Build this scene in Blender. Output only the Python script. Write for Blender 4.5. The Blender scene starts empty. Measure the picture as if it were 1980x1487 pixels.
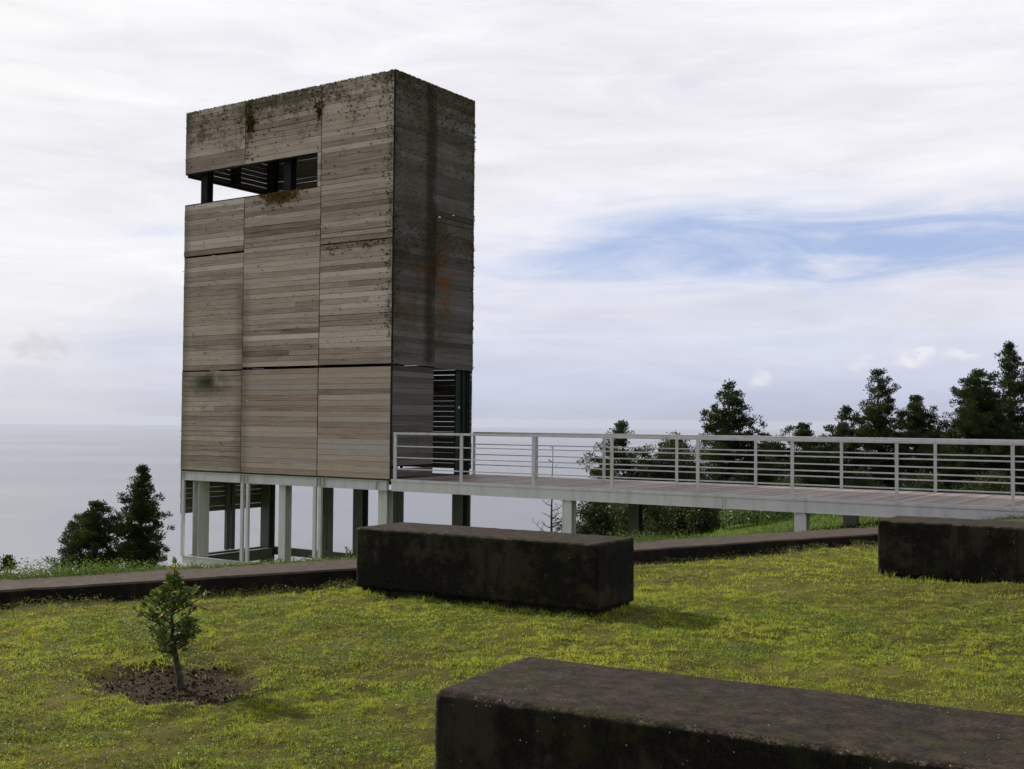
import bpy, bmesh, math, random
import numpy as np
from mathutils import Vector, Matrix, noise as mnoise
R = math.radians
rng = np.random.default_rng(7)
random.seed(7)
scene = bpy.context.scene
C = scene.collection

# ------------------------------------------------------------------ camera
F_PX, YAW, PITCH, ROLL = 2215.2, -0.5901, 0.0310, 0.0079
CAM = np.array([16.652, -19.973, 1.351])
fw = np.array([math.sin(YAW)*math.cos(PITCH), math.cos(YAW)*math.cos(PITCH), math.sin(PITCH)])
rt = np.array([math.cos(YAW), -math.sin(YAW), 0.0]); up = np.cross(rt, fw)
rt, up = math.cos(ROLL)*rt + math.sin(ROLL)*up, -math.sin(ROLL)*rt + math.cos(ROLL)*up
cd = bpy.data.cameras.new('camera'); cam = bpy.data.objects.new('camera', cd); C.objects.link(cam)
cam.matrix_world = Matrix(((rt[0], up[0], -fw[0], CAM[0]), (rt[1], up[1], -fw[1], CAM[1]), (rt[2], up[2], -fw[2], CAM[2]), (0, 0, 0, 1)))
cd.sensor_width = 36; cd.lens = F_PX/1980*36; cd.clip_start = 0.1; cd.clip_end = 90000
scene.camera = cam
def ray(px, py): return fw + (px-990)/F_PX*rt - (py-743.5)/F_PX*up
def at_depth(px, py, d): return CAM + ray(px, py)*d

# ------------------------------------------------------------------ sun, sky, exposure
SUN_EL, SUN_AZ = R(31), math.atan2(0.07, -1.0)      # direction towards the sun (from +X, counter-clockwise)
sd = Vector((math.cos(SUN_EL)*math.cos(SUN_AZ), math.cos(SUN_EL)*math.sin(SUN_AZ), math.sin(SUN_EL)))
sl = bpy.data.lights.new('sun', 'SUN'); sl.energy = 5.0; sl.angle = R(1.6); sl.color = (1.0, 0.93, 0.82)
so = bpy.data.objects.new('sun', sl); C.objects.link(so); so.rotation_euler = sd.to_track_quat('Z', 'Y').to_euler()
so.location = (0, 0, 40)
scene.view_settings.view_transform = 'Standard'; scene.view_settings.look = 'None'
scene.view_settings.gamma = 1; scene.view_settings.exposure = 0; scene.view_settings.use_curve_mapping = False
scene.cycles.max_bounces = 6; scene.cycles.diffuse_bounces = 3; scene.cycles.glossy_bounces = 3
scene.cycles.transmission_bounces = 4; scene.cycles.volume_bounces = 1; scene.cycles.transparent_max_bounces = 6
scene.cycles.use_denoising = True

class NT:
    def __init__(s, tree): s.t = tree; s.n = tree.nodes; s.l = tree.links
    def new(s, typ, **kw):
        n = s.n.new(typ)
        for k, v in kw.items():
            if k.startswith('_'): setattr(n, k[1:], v)
            else:
                key = int(k[1:]) if k[0] == 'i' and k[1:].isdigit() else k
                sock = n.inputs[key]
                if hasattr(v, 'is_linked') or isinstance(v, bpy.types.NodeSocket): s.l.new(v, sock)
                else: sock.default_value = v
        return n
    def math(s, op, a, b=0.0, c=None, clamp=False):
        n = s.new('ShaderNodeMath', _operation=op, _use_clamp=clamp, i0=a, i1=b)
        if c is not None:
            if isinstance(c, bpy.types.NodeSocket): s.l.new(c, n.inputs[2])
            else: n.inputs[2].default_value = c
        return n.outputs[0]
    def vmul(s, v, xyz): return s.new('ShaderNodeVectorMath', _operation='MULTIPLY', i0=v, i1=xyz).outputs[0]
    def dot(s, v, xyz): return s.new('ShaderNodeVectorMath', _operation='DOT_PRODUCT', i0=v, i1=xyz).outputs['Value']
    def noise(s, v, scale, detail=4, rough=.55, dist=0.0, out='Fac'):
        return s.new('ShaderNodeTexNoise', Vector=v, Scale=scale, Detail=detail, Roughness=rough, Distortion=dist).outputs[out]
    def sstep(s, v, a, b, lo=0.0, hi=1.0):
        n = s.new('ShaderNodeMapRange', _interpolation_type='SMOOTHSTEP'); s.l.new(v, n.inputs[0])
        for i, q in enumerate((a, b, lo, hi)): n.inputs[i+1].default_value = q
        return n.outputs[0]
    def lin(s, v, a, b, lo=0.0, hi=1.0):
        n = s.new('ShaderNodeMapRange'); s.l.new(v, n.inputs[0])
        for i, q in enumerate((a, b, lo, hi)): n.inputs[i+1].default_value = q
        return n.outputs[0]
    def mix(s, fac, a, b, mode='MIX'):
        n = s.new('ShaderNodeMix', _data_type='RGBA', _blend_type=mode)
        for k, v in ((0, fac), (6, a), (7, b)):
            if isinstance(v, bpy.types.NodeSocket): s.l.new(v, n.inputs[k])
            else: n.inputs[k].default_value = v if k == 0 else (*v[:3], 1)
        return n.outputs[2]
    def ramp(s, v, stops):
        n = s.new('ShaderNodeValToRGB'); s.l.new(v, n.inputs[0]); e = n.color_ramp.elements
        while len(e) < len(stops): e.new(0.5)
        for i, (p, c) in enumerate(stops): e[i].position = p; e[i].color = (*c, 1)
        return n.outputs[0]

def gauss2(T, a, b, a0, b0, sa, sb):
    x = T.math('DIVIDE', T.math('SUBTRACT', a, a0), sa); y = T.math('DIVIDE', T.math('SUBTRACT', b, b0), sb)
    q = T.math('ADD', T.math('MULTIPLY', x, x), T.math('MULTIPLY', y, y))
    return T.math('EXPONENT', T.math('MULTIPLY', q, -1.0))

world = bpy.data.worlds.new('World'); scene.world = world; world.use_nodes = True
T = NT(world.node_tree); T.n.clear()
gen = T.new('ShaderNodeTexCoord').outputs['Generated']
sky = T.new('ShaderNodeTexSky', _sky_type='NISHITA', _sun_disc=False, _sun_elevation=SUN_EL,
            _sun_rotation=math.pi/2 - SUN_AZ, _altitude=300, _air_density=1.0, _dust_density=1.5, _ozone_density=2.0)
hf = np.array([math.sin(YAW), math.cos(YAW), 0]); hr = np.array([math.cos(YAW), -math.sin(YAW), 0])
za = T.dot(gen, (0, 0, 1)); fa = T.dot(gen, tuple(hf)); ra = T.dot(gen, tuple(hr))
el = T.math('DIVIDE', za, T.math('MAXIMUM', T.math('ADD', fa, 0.0), 0.2))       # tangent of height, ahead
az = T.math('DIVIDE', ra, T.math('MAXIMUM', fa, 0.2))
wv = T.vmul(gen, (1.0, 1.0, 6.0))
warp = T.noise(wv, 2.0, 3, .5, 0, 'Color')
wv2 = T.new('ShaderNodeVectorMath', _operation='ADD', i0=wv, i1=T.vmul(warp, (.55, .55, .55))).outputs[0]
n1 = T.noise(wv2, 2.3, 7, .58); n2 = T.noise(T.vmul(gen, (3.0, 3.0, 15)), 2.4, 7, .6, .6); n4 = T.noise(T.vmul(gen, (1, 1, 1.5)), 38.0, 5, .62)
# clear band: blue showing between cloud sheets
tilt = T.math('ADD', el, T.math('MULTIPLY', az, -0.035))
band = gauss2(T, tilt, az, 0.148, 0.33, 0.044, 0.42)
band2 = gauss2(T, el, az, 0.07, 0.15, 0.03, 0.5)
band3 = gauss2(T, el, az, 0.06, -0.33, 0.016, 0.06)
band4 = gauss2(T, el, az, 0.165, -0.31, 0.012, 0.06)
st = T.new('ShaderNodeCombineXYZ', X=T.math('MULTIPLY', az, 5.0), Y=T.math('MULTIPLY', tilt, 34.0), Z=0.0).outputs[0]
n5 = T.noise(st, 1.0, 8, .58, 1.1)
wob = T.math('ADD', T.math('MULTIPLY', T.math('SUBTRACT', n1, .5), 2.6), T.math('MULTIPLY', T.math('SUBTRACT', n2, .5), 1.9))
clr = T.math('ADD', T.math('MULTIPLY', band, 1.25), T.math('ADD', T.math('MULTIPLY', band2, .30), T.math('ADD', T.math('MULTIPLY', band3, .5), T.math('MULTIPLY', band4, .35))))
clear = T.sstep(T.math('ADD', clr, T.math('MULTIPLY', T.math('ADD', T.math('MULTIPLY', wob, .5), T.math('MULTIPLY', T.math('SUBTRACT', n5, .5), 3.4)), T.math('ADD', 0.10, T.math('MULTIPLY', clr, .55)))), 0.10, 1.35)
blue = T.mix(0.12, (3.6, 4.9, 8.0), sky.outputs[0])
# cloud sheet: bright overhead and to the left, mauve grey low down
lowc = T.sstep(el, -0.005, 0.17)
cw = T.mix(lowc, (5.7, 6.1, 7.7), (9.0, 8.9, 9.4))
cw = T.mix(T.sstep(el, .035, -.01), cw, (5.0, 5.25, 6.3))
leftw = T.sstep(az, -0.1, -0.5)
cw = T.mix(T.math('MULTIPLY', leftw, .8), cw, T.mix(T.sstep(el, -0.005, 0.10), (7.2, 7.2, 7.4), (9.2, 9.1, 9.25)))
shade = T.math('ADD', 1.0, T.math('MULTIPLY', T.math('ADD', T.math('SUBTRACT', n1, .5), T.math('MULTIPLY', T.math('SUBTRACT', n2, .5), .8)), .44))
cw = T.mix(1.0, cw, T.new('ShaderNodeCombineXYZ', X=shade, Y=shade, Z=T.math('POWER', shade, .75)).outputs[0], 'MULTIPLY')
skyc = T.mix(T.math('MULTIPLY', clear, .9), cw, blue)
for (a0, e0, sa, sb, col, k) in ((0.352, 0.058, .013, .006, (8.5, 8.5, 8.9), .9), (0.392, 0.060, .017, .005, (8.4, 8.4, 8.8), .8),
                                 (0.217, 0.037, .010, .007, (7.9, 8.0, 8.6), .7), (0.305, 0.053, .008, .005, (8.0, 8.0, 8.6), .5),
                                 (-0.420, 0.063, .013, .010, (6.9, 6.8, 7.2), .75), (-0.400, 0.056, .016, .007, (6.8, 6.7, 7.1), .75),
                                 (0.22, 0.105, .05, .010, (6.9, 6.9, 7.4), .5), (0.38, 0.095, .06, .012, (7.0, 7.0, 7.5), .4)):
    g = gauss2(T, T.math('ADD', az, T.math('MULTIPLY', T.math('SUBTRACT', n4, .5), .05)), T.math('ADD', el, T.math('MULTIPLY', T.math('SUBTRACT', n4, .5), .035)), a0, e0, sa, sb)
    skyc = T.mix(T.math('MULTIPLY', T.sstep(g, .05, .95), k), skyc, col)
# unseen sky behind the viewer: dimmed, level set to light camera-facing sides
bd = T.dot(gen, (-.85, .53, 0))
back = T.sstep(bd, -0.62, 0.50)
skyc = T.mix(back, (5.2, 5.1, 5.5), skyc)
zen = T.sstep(za, 0.45, 0.95)
skyc = T.mix(T.math('MULTIPLY', zen, .75), skyc, (4.5, 4.5, 4.9))
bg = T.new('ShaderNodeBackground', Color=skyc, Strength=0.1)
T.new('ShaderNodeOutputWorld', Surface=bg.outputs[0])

# ------------------------------------------------------------------ helpers
def tag(o, label=None, cat=None, group=None, kind=None):
    if label: o['label'] = label
    if cat: o['category'] = cat
    if group: o['group'] = group
    if kind: o['kind'] = kind
    return o
def thing(name, loc, label, cat, group=None):
    o = bpy.data.objects.new(name, None); C.objects.link(o); o.location = loc; o.empty_display_size = .2
    return tag(o, label, cat, group)
def root_of(p):
    v = Vector((0, 0, 0))
    while p is not None: v += Vector(p.location); p = p.parent
    return v
def link(name, me, mat, parent=None, loc=None):
    """vertices are given in world coordinates; parts are stored relative to their thing"""
    o = bpy.data.objects.new(name, me); C.objects.link(o)
    if mat: me.materials.append(mat)
    if parent is not None:
        o.parent = parent; me.transform(Matrix.Translation(-root_of(parent)))
    elif loc is not None:
        me.transform(Matrix.Translation(-Vector(loc))); o.location = loc
    return o
def np_mesh(name, verts, faces, rnd=None, smooth=False):
    """faces: list of (n,k) integer arrays"""
    me = bpy.data.meshes.new(name); verts = np.asarray(verts, np.float32)
    me.vertices.add(len(verts)); me.vertices.foreach_set('co', verts.ravel())
    loops = np.concatenate([f.ravel() for f in faces]).astype(np.int32)
    sizes = np.concatenate([np.full(len(f), f.shape[1], np.int32) for f in faces])
    me.loops.add(len(loops)); me.loops.foreach_set('vertex_index', loops)
    me.polygons.add(len(sizes)); me.polygons.foreach_set('loop_start', np.concatenate([[0], np.cumsum(sizes)[:-1]]).astype(np.int32))
    me.polygons.foreach_set('loop_total', sizes)
    me.polygons.foreach_set('use_smooth', np.full(len(sizes), bool(smooth)))
    me.update(calc_edges=True)
    if rnd is not None:
        a = me.attributes.new('rnd', 'FLOAT', 'FACE'); a.data.foreach_set('value', np.asarray(rnd, np.float32))
    return me
class MB:
    Q = np.array([[0, 3, 2, 1], [4, 5, 6, 7], [0, 1, 5, 4], [1, 2, 6, 5], [2, 3, 7, 6], [3, 0, 4, 7]])
    def __init__(s): s.v = []; s.f = []; s.r = []
    def box(s, a, b, r=0.5, jit=0.0):
        x0, y0, z0 = np.minimum(a, b); x1, y1, z1 = np.maximum(a, b)
        v = np.array([[x0, y0, z0], [x1, y0, z0], [x1, y1, z0], [x0, y1, z0], [x0, y0, z1], [x1, y0, z1], [x1, y1, z1], [x0, y1, z1]], float)
        if jit: v += rng.normal(0, jit, v.shape)
        return s.hexa(v, r)
    def hexa(s, v, r=0.5):
        k = sum(len(q) for q in s.v); s.v.append(np.asarray(v, float)); s.f.append(s.Q + k); s.r += [r]*6; return s
    def bar(s, p, q, w, h=None, r=.5):
        p = Vector(p); q = Vector(q); d = (q-p).normalized(); h = h or w
        x = d.cross(Vector((0, 0, 1)));
        if x.length < 1e-3: x = Vector((1, 0, 0))
        x.normalize(); y = x.cross(d)
        cs = [(-1, -1), (1, -1), (1, 1), (-1, 1)]
        return s.hexa([list(b + x*(w/2*i) + y*(h/2*j)) for b in (p, q) for i, j in cs], r)
    def tube(s, pts, rad, seg=7, r=.5, cap=True):
        pts = [np.array(p, float) for p in pts]; n = len(pts)
        if not hasattr(rad, '__len__'): rad = [rad]*n
        k = sum(len(q) for q in s.v); V = []
        ref = np.array([.31, .77, .2])
        for i in range(n):
            t = pts[min(i+1, n-1)]-pts[max(i-1, 0)]; t = t/(np.linalg.norm(t)+1e-9)
            a = np.cross(t, ref); a /= np.linalg.norm(a)+1e-9; b = np.cross(t, a)
            for j in range(seg):
                w = 2*math.pi*j/seg; V.append(pts[i]+rad[i]*(math.cos(w)*a+math.sin(w)*b))
        s.v.append(np.array(V)); F = [[k+i*seg+j, k+i*seg+(j+1) % seg, k+(i+1)*seg+(j+1) % seg, k+(i+1)*seg+j] for i in range(n-1) for j in range(seg)]
        s.f.append(np.array(F)); s.r += [r]*len(F); return s
    def mesh(s, name, smooth=False): return np_mesh(name, np.concatenate(s.v), [np.concatenate(s.f)], s.r, smooth)
    def build(s, name, mat, parent=None, smooth=False, bevel=0, loc=None):
        o = link(name, s.mesh(name, smooth), mat, parent, loc)
        if bevel:
            m = o.modifiers.new('bevel', 'BEVEL'); m.width = bevel; m.segments = 2; m.limit_method = 'ANGLE'
        return o

# ------------------------------------------------------------------ materials
def new_mat(name):
    m = bpy.data.materials.new(name); m.use_nodes = True; t = NT(m.node_tree); t.n.clear()
    pos = t.new('ShaderNodeNewGeometry').outputs['Position']
    return m, t, pos
def finish(t, col, rough=.8, spec=.3, bump=None, bstr=.3, bdist=.01, metal=0.0):
    b = t.new('ShaderNodeBsdfPrincipled')
    for k, v in (('Base Color', col), ('Roughness', rough), ('Specular IOR Level', spec), ('Metallic', metal)):
        if isinstance(v, bpy.types.NodeSocket): t.l.new(v, b.inputs[k])
        else: b.inputs[k].default_value = (*v, 1) if k == 'Base Color' else v
    if bump is not None:
        bn = t.new('ShaderNodeBump', Strength=bstr, Distance=bdist, Height=bump); t.l.new(bn.outputs[0], b.inputs['Normal'])
    t.new('ShaderNodeOutputMaterial', Surface=b.outputs[0]); return b

def wood(name, stops, moss=0.0, side=False):
    m, t, p = new_mat(name)
    rnd = t.new('ShaderNodeAttribute', _attribute_name='rnd').outputs['Fac']
    off = t.new('ShaderNodeCombineXYZ', X=t.math('MULTIPLY', rnd, 37.0), Y=t.math('MULTIPLY', rnd, 11.0), Z=t.math('MULTIPLY', rnd, 5.0)).outputs[0]
    pv = t.new('ShaderNodeVectorMath', _operation='ADD', i0=p, i1=off).outputs[0]
    grain = t.noise(t.vmul(pv, (1.1, 1.1, 75)), 1.0, 6, .65)
    patch = t.noise(t.vmul(pv, (1.3, 1.3, 9)), 1.0, 4, .6)
    spots = t.noise(p, 26, 4, .65)
    big = t.noise(p, .9, 5, .6, .5)
    f = t.math('ADD', t.math('MULTIPLY', rnd, .75), t.math('MULTIPLY', patch, .42))
    f = t.math('ADD', f, t.math('MULTIPLY', t.math('SUBTRACT', grain, .5), 1.2))
    col = t.ramp(t.math('SUBTRACT', f, .08), stops)
    bf = t.math('ADD', .86, t.math('MULTIPLY', t.math('FRACT', t.math('MULTIPLY', rnd, 23.7)), .26))
    col = t.mix(1.0, col, t.new('ShaderNodeCombineXYZ', X=bf, Y=bf, Z=bf).outputs[0], 'MULTIPLY')
    col = t.mix(t.math('MULTIPLY', t.sstep(spots, .58, .72), .55), col, (.035, .032, .022))
    z = t.dot(p, (0, 0, 1)); x = t.dot(p, (1, 0, 0)); y = t.dot(p, (0, 1, 0))
    # lichen and moss: thick along the top and the exposed corner, thin elsewhere
    top = t.sstep(z, 7.4, 9.5, 0, .48); cor = t.sstep(x, -.5, .02, 0, .26)
    zone = t.math('ADD', t.math('MAXIMUM', top, t.math('MULTIPLY', cor, t.sstep(z, 1.8, 3.8))), moss)
    mm = t.math('ADD', t.math('MULTIPLY', t.math('SUBTRACT', big, .5), 1.5), t.math('ADD', zone, t.math('MULTIPLY', t.math('SUBTRACT', t.noise(p, 14, 5, .7), .5), 1.1)))
    mk = t.sstep(mm, .22, .62)
    col = t.mix(t.math('MULTIPLY', mk, .8), col, t.mix(t.noise(p, 5, 3), (.050, .050, .022), (.085, .068, .030)))
    if not side:
        # wet, mossy runs on the lower left panel
        g = gauss2(t, x, z, -6.0, 2.25, 1.0, .28)
        col = t.mix(t.math('MULTIPLY', g, t.sstep(big, .3, .6)), col, (.040, .042, .014))
        e = t.math('MULTIPLY', t.sstep(t.math('ABSOLUTE', t.math('ADD', x, 4.82)), .42, .0), t.sstep(z, 5.2, 4.2))
        col = t.mix(t.math('MULTIPLY', e, .45), col, (.06, .058, .035))
        e2 = t.math('MULTIPLY', t.sstep(x, -6.65, -7.03), .45)
        col = t.mix(e2, col, (.06, .058, .035))
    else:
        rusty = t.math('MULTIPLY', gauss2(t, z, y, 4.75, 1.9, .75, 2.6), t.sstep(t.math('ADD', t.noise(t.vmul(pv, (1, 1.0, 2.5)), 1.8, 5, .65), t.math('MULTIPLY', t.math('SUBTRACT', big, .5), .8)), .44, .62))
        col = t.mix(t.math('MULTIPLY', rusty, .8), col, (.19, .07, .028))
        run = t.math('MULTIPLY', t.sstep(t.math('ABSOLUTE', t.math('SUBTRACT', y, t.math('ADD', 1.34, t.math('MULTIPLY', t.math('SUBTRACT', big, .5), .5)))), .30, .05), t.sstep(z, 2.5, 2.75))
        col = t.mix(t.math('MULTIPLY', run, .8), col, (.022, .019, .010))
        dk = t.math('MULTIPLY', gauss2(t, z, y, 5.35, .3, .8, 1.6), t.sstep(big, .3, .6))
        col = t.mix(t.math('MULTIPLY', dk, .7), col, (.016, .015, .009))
    finish(t, col, .85, .15, t.math('ADD', grain, t.math('MULTIPLY', spots, .5)), .5, .006)
    return m
DOORM = None
W_UP = wood('weathered_cladding', [(0, (0.172, 0.129, 0.112)), (.3, (0.345, 0.271, 0.238)), (.5, (0.458, 0.364, 0.323)), (.68, (0.530, 0.434, 0.396)), (.85, (0.565, 0.478, 0.447)), (1, (0.607, 0.519, 0.488))], .02)
W_LOW = wood('newer_cladding', [(0, (0.185, 0.128, 0.103)), (.2, (0.326, 0.237, 0.200)), (.38, (0.423, 0.341, 0.307)), (.5, (0.423, 0.303, 0.256)), (.64, (0.477, 0.417, 0.400)), (.78, (0.380, 0.313, 0.297)), (1, (0.503, 0.474, 0.477))], -.3)
W_SIDE = wood('shade_toned_cladding', [(0, (0.057, 0.051, 0.050)), (.35, (0.107, 0.099, 0.095)), (.6, (0.149, 0.137, 0.135)), (1, (0.194, 0.182, 0.179))], .1, True)  # same boards darkened: shade of the bridge side is painted into the colour
def simple_mat(name, stops, scale=3., rough=.8, spec=.3, bump=.2, stretch=(1, 1, 1), attr=.0, detail=5, bd=.01):
    m, t, p = new_mat(name)
    n = t.noise(t.vmul(p, stretch), scale, detail, .62)
    if attr:
        n = t.math('ADD', t.math('MULTIPLY', n, 1-attr), t.math('MULTIPLY', t.new('ShaderNodeAttribute', _attribute_name='rnd').outputs['Fac'], attr))
    finish(t, t.ramp(n, stops), rough, spec, n, bump, bd); return m
STEEL = simple_mat('grey_painted_steel', [(.28, (0.444, 0.426, 0.436)), (.45, (0.553, 0.539, 0.568)), (.72, (0.634, 0.615, 0.652))], 2.2, .5, .4, .04, (2.2, 2.2, .5))
DSTEEL = simple_mat('dark_steel', [(.3, (0.011, 0.013, 0.012)), (.7, (0.021, 0.024, 0.022))], 2, .7, .08, .05)
FSTEEL = simple_mat('shade_toned_steel', [(.3, (.060, .066, .062)), (.7, (.10, .105, .10))], 2, .5, .3, .05)  # same grey steel, with shade under and behind put into its colour
DOORM = simple_mat('dark_green_door', [(.3, (.010, .022, .018)), (.7, (.016, .032, .026))], 2, .6, .2, .05)
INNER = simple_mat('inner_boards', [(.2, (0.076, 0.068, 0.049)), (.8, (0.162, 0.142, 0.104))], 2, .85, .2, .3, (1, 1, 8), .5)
DECK = simple_mat('reddish_deck_boards', [(.2, (0.100, 0.067, 0.053)), (.45, (0.190, 0.140, 0.114)), (.75, (0.270, 0.221, 0.180))], 3., .55, .4, .3, (9, .8, 1), .6)
# dark mossy concrete of the benches
def concrete(name, base, light, mossc, k=1.0):
    m, t, p = new_mat(name)
    nrm = t.new('ShaderNodeNewGeometry').outputs['Normal']
    upf = t.sstep(t.dot(nrm, (0, 0, 1)), .25, .8)
    big = t.noise(p, 2.2, 6, .65, .3); mid = t.noise(p, 12, 6, .7); fine = t.noise(p, 90, 4, .7)
    streak = t.noise(t.vmul(p, (6, 6, .8)), 1.4, 5, .6)
    c = t.mix(t.sstep(t.math('ADD', t.math('MULTIPLY', big, .7), t.math('MULTIPLY', mid, .3)), .46, .58), base, light)
    c = t.mix(t.math('MULTIPLY', t.sstep(streak, .48, .60), .75), c, base)
    c = t.mix(t.math('MULTIPLY', t.sstep(fine, .52, .64), .55), c, light)
    top = t.mix(t.sstep(t.math('ADD', t.math('MULTIPLY', mid, .5), t.math('MULTIPLY', fine, .5)), .40, .66), (.013, .0105, .0075), (.066, .050, .034))
    c = t.mix(upf, c, top)
    edge = t.sstep(t.math('ABSOLUTE', t.math('SUBTRACT', t.dot(nrm, (0, 0, 1)), .6)), .38, .05)
    c = t.mix(t.math('MULTIPLY', edge, t.math('MULTIPLY', t.sstep(mid, .46, .62), t.sstep(fine, .42, .6))), c, (.17, .14, .105))  # painted highlight: rounded upper edges lightened in broken patches
    ms = t.math('MULTIPLY', t.sstep(t.noise(p, 4.5, 6, .7), .50, .62), t.sstep(mid, .38, .6))
    c = t.mix(t.math('MULTIPLY', ms, k), c, mossc)
    sp = t.new('ShaderNodeTexVoronoi', Vector=p, Scale=34.0).outputs['Distance']
    c = t.mix(t.math('MULTIPLY', t.sstep(sp, .13, .06), t.sstep(t.noise(p, 7, 2), .5, .62)), c, (.30, .27, .22))
    pit = t.sstep(fine, .62, .75)
    c = t.mix(t.math('MULTIPLY', pit, .6), c, (.012, .011, .009))
    h = t.math('ADD', t.math('MULTIPLY', mid, .7), t.math('ADD', t.math('MULTIPLY', fine, .5), t.math('MULTIPLY', pit, -.6)))
    finish(t, c, .9, .12, h, .8, .012); return m
CONC = concrete('dark_mossy_concrete', (.0075, .007, .0055), (.034, .030, .021), (.026, .028, .008), .7)
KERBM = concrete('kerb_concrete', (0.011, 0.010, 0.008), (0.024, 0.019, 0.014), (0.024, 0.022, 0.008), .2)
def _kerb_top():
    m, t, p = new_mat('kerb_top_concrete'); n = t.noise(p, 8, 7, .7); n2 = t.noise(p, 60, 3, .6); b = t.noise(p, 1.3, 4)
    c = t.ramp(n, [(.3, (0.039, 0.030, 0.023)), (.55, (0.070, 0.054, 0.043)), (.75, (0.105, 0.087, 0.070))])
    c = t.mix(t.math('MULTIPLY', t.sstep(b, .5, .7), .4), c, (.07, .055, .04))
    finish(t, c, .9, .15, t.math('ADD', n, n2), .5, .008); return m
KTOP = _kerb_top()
def leaf_mat(name, stops, rough=.5, spec=.4, transl=.25, tcol=(.10, .14, .02)):
    m, t, p = new_mat(name)
    r = t.new('ShaderNodeAttribute', _attribute_name='rnd').outputs['Fac']
    col = t.ramp(r, stops)
    b = t.new('ShaderNodeBsdfPrincipled', Roughness=rough); t.l.new(col, b.inputs['Base Color']); b.inputs['Specular IOR Level'].default_value = spec
    tr = t.new('ShaderNodeBsdfTranslucent', Color=t.mix(.6, col, tcol))
    mx = t.new('ShaderNodeMixShader', Fac=transl); t.l.new(b.outputs[0], mx.inputs[1]); t.l.new(tr.outputs[0], mx.inputs[2])
    t.new('ShaderNodeOutputMaterial', Surface=mx.outputs[0]); return m
CEDAR = leaf_mat('conifer_foliage', [(0, (.008, .017, .006)), (.6, (.022, .042, .013)), (1, (.060, .090, .028))], .7, .15, .18)
BROAD = leaf_mat('broadleaf_foliage', [(0, (.016, .026, .008)), (.6, (.038, .060, .016)), (1, (.085, .110, .030))], .6, .25, .2)
GINGER = leaf_mat('ginger_leaves', [(0, (0.053, 0.098, 0.027)), (.5, (0.135, 0.210, 0.060)), (1, (0.300, 0.360, 0.128))], .4, .4, .25)
SAPL = leaf_mat('sapling_leaves', [(0, (0.045, 0.076, 0.024)), (.6, (0.127, 0.192, 0.051)), (.93, (0.254, 0.350, 0.076)), (1, (0.636, 0.414, 0.061))], .6, .22, .22)
WEED = leaf_mat('weed_leaves', [(0, (0.041, 0.075, 0.011)), (.5, (0.110, 0.188, 0.020)), (.9, (0.206, 0.300, 0.039)), (1, (0.220, 0.150, 0.056))], .55, .3, .35)
GRASS = leaf_mat('grass_blades', [(0, (0.104, 0.064, 0.028)), (.10, (0.097, 0.094, 0.021)), (.22, (0.104, 0.171, 0.025)), (.45, (0.201, 0.287, 0.031)), (.66, (0.349, 0.408, 0.045)), (.84, (0.488, 0.488, 0.063)), (.92, (0.501, 0.386, 0.168)), (1, (0.642, 0.502, 0.295))], .6, .25, .42, (0.475, 0.515, 0.043))
BARK = simple_mat('bark', [(.3, (.030, .024, .018)), (.7, (.075, .062, .050))], 14, .9, .1, .8, (1, 1, .3))
SBARK = simple_mat('mossy_sapling_bark', [(.3, (.028, .026, .018)), (.6, (.075, .075, .055)), (.8, (.11, .12, .09))], 30, .9, .1, .8)
DEADW = simple_mat('dead_wood', [(.3, (.035, .032, .030)), (.7, (.08, .072, .068))], 10, .9, .1, .5)
STRAW = simple_mat('dry_stalks', [(.3, (.16, .12, .07)), (.7, (.30, .24, .15))], 10, .8, .1, .2)
SOILM = simple_mat('soil_clods', [(.25, (0.015, 0.012, 0.008)), (.6, (0.041, 0.032, 0.021)), (.85, (0.079, 0.070, 0.046))], 14, .95, .05, .8)
MOSSM = leaf_mat('moss_tufts', [(0, (0.047, 0.050, 0.017)), (.5, (0.130, 0.117, 0.038)), (.85, (0.236, 0.169, 0.059)), (1, (0.378, 0.191, 0.043))], .9, .05, .15)

# ------------------------------------------------------------------ terrain
K0 = np.array([7.68, -14.30]); KD = np.array([.441, .8975]); KN = np.array([-.8975, .441])
TREE = np.array([11.07, -15.28])
def sst(x, a, b):
    q = np.clip((x-a)/(b-a), 0, 1); return q*q*(3-2*q)
def vnoise(x, y, sc, seed=0):
    """cheap smooth value noise"""
    x = np.asarray(x)*sc+seed*13.7; y = np.asarray(y)*sc+seed*7.3; xi = np.floor(x).astype(int); yi = np.floor(y).astype(int); fx = x-xi; fy = y-yi
    h = lambda a, b: np.modf(np.abs(np.sin(a*127.1+b*311.7+seed)*43758.5453))[0]
    fx = fx*fx*(3-2*fx); fy = fy*fy*(3-2*fy)
    return (h(xi, yi)*(1-fx)+h(xi+1, yi)*fx)*(1-fy)+(h(xi, yi+1)*(1-fx)+h(xi+1, yi+1)*fx)*fy
def fbm(x, y, sc, seed=0): return (vnoise(x, y, sc, seed)*.5+vnoise(x, y, sc*2.1, seed+1)*.3+vnoise(x, y, sc*4.3, seed+2)*.2)
def lumps(x, y):
    return (np.sin(x*2.1+np.sin(y*1.3)*1.2)*np.cos(y*1.7+.6)*.012 + np.sin(x*5.3+y*3.1)*np.cos(y*6.1-x*2.2)*.006 + np.sin(x*.7-y*.5)*.015 + (fbm(x, y, 5.5, 201)-.5)*.055 + (fbm(x, y, 1.7, 205)-.5)*.05)
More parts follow.
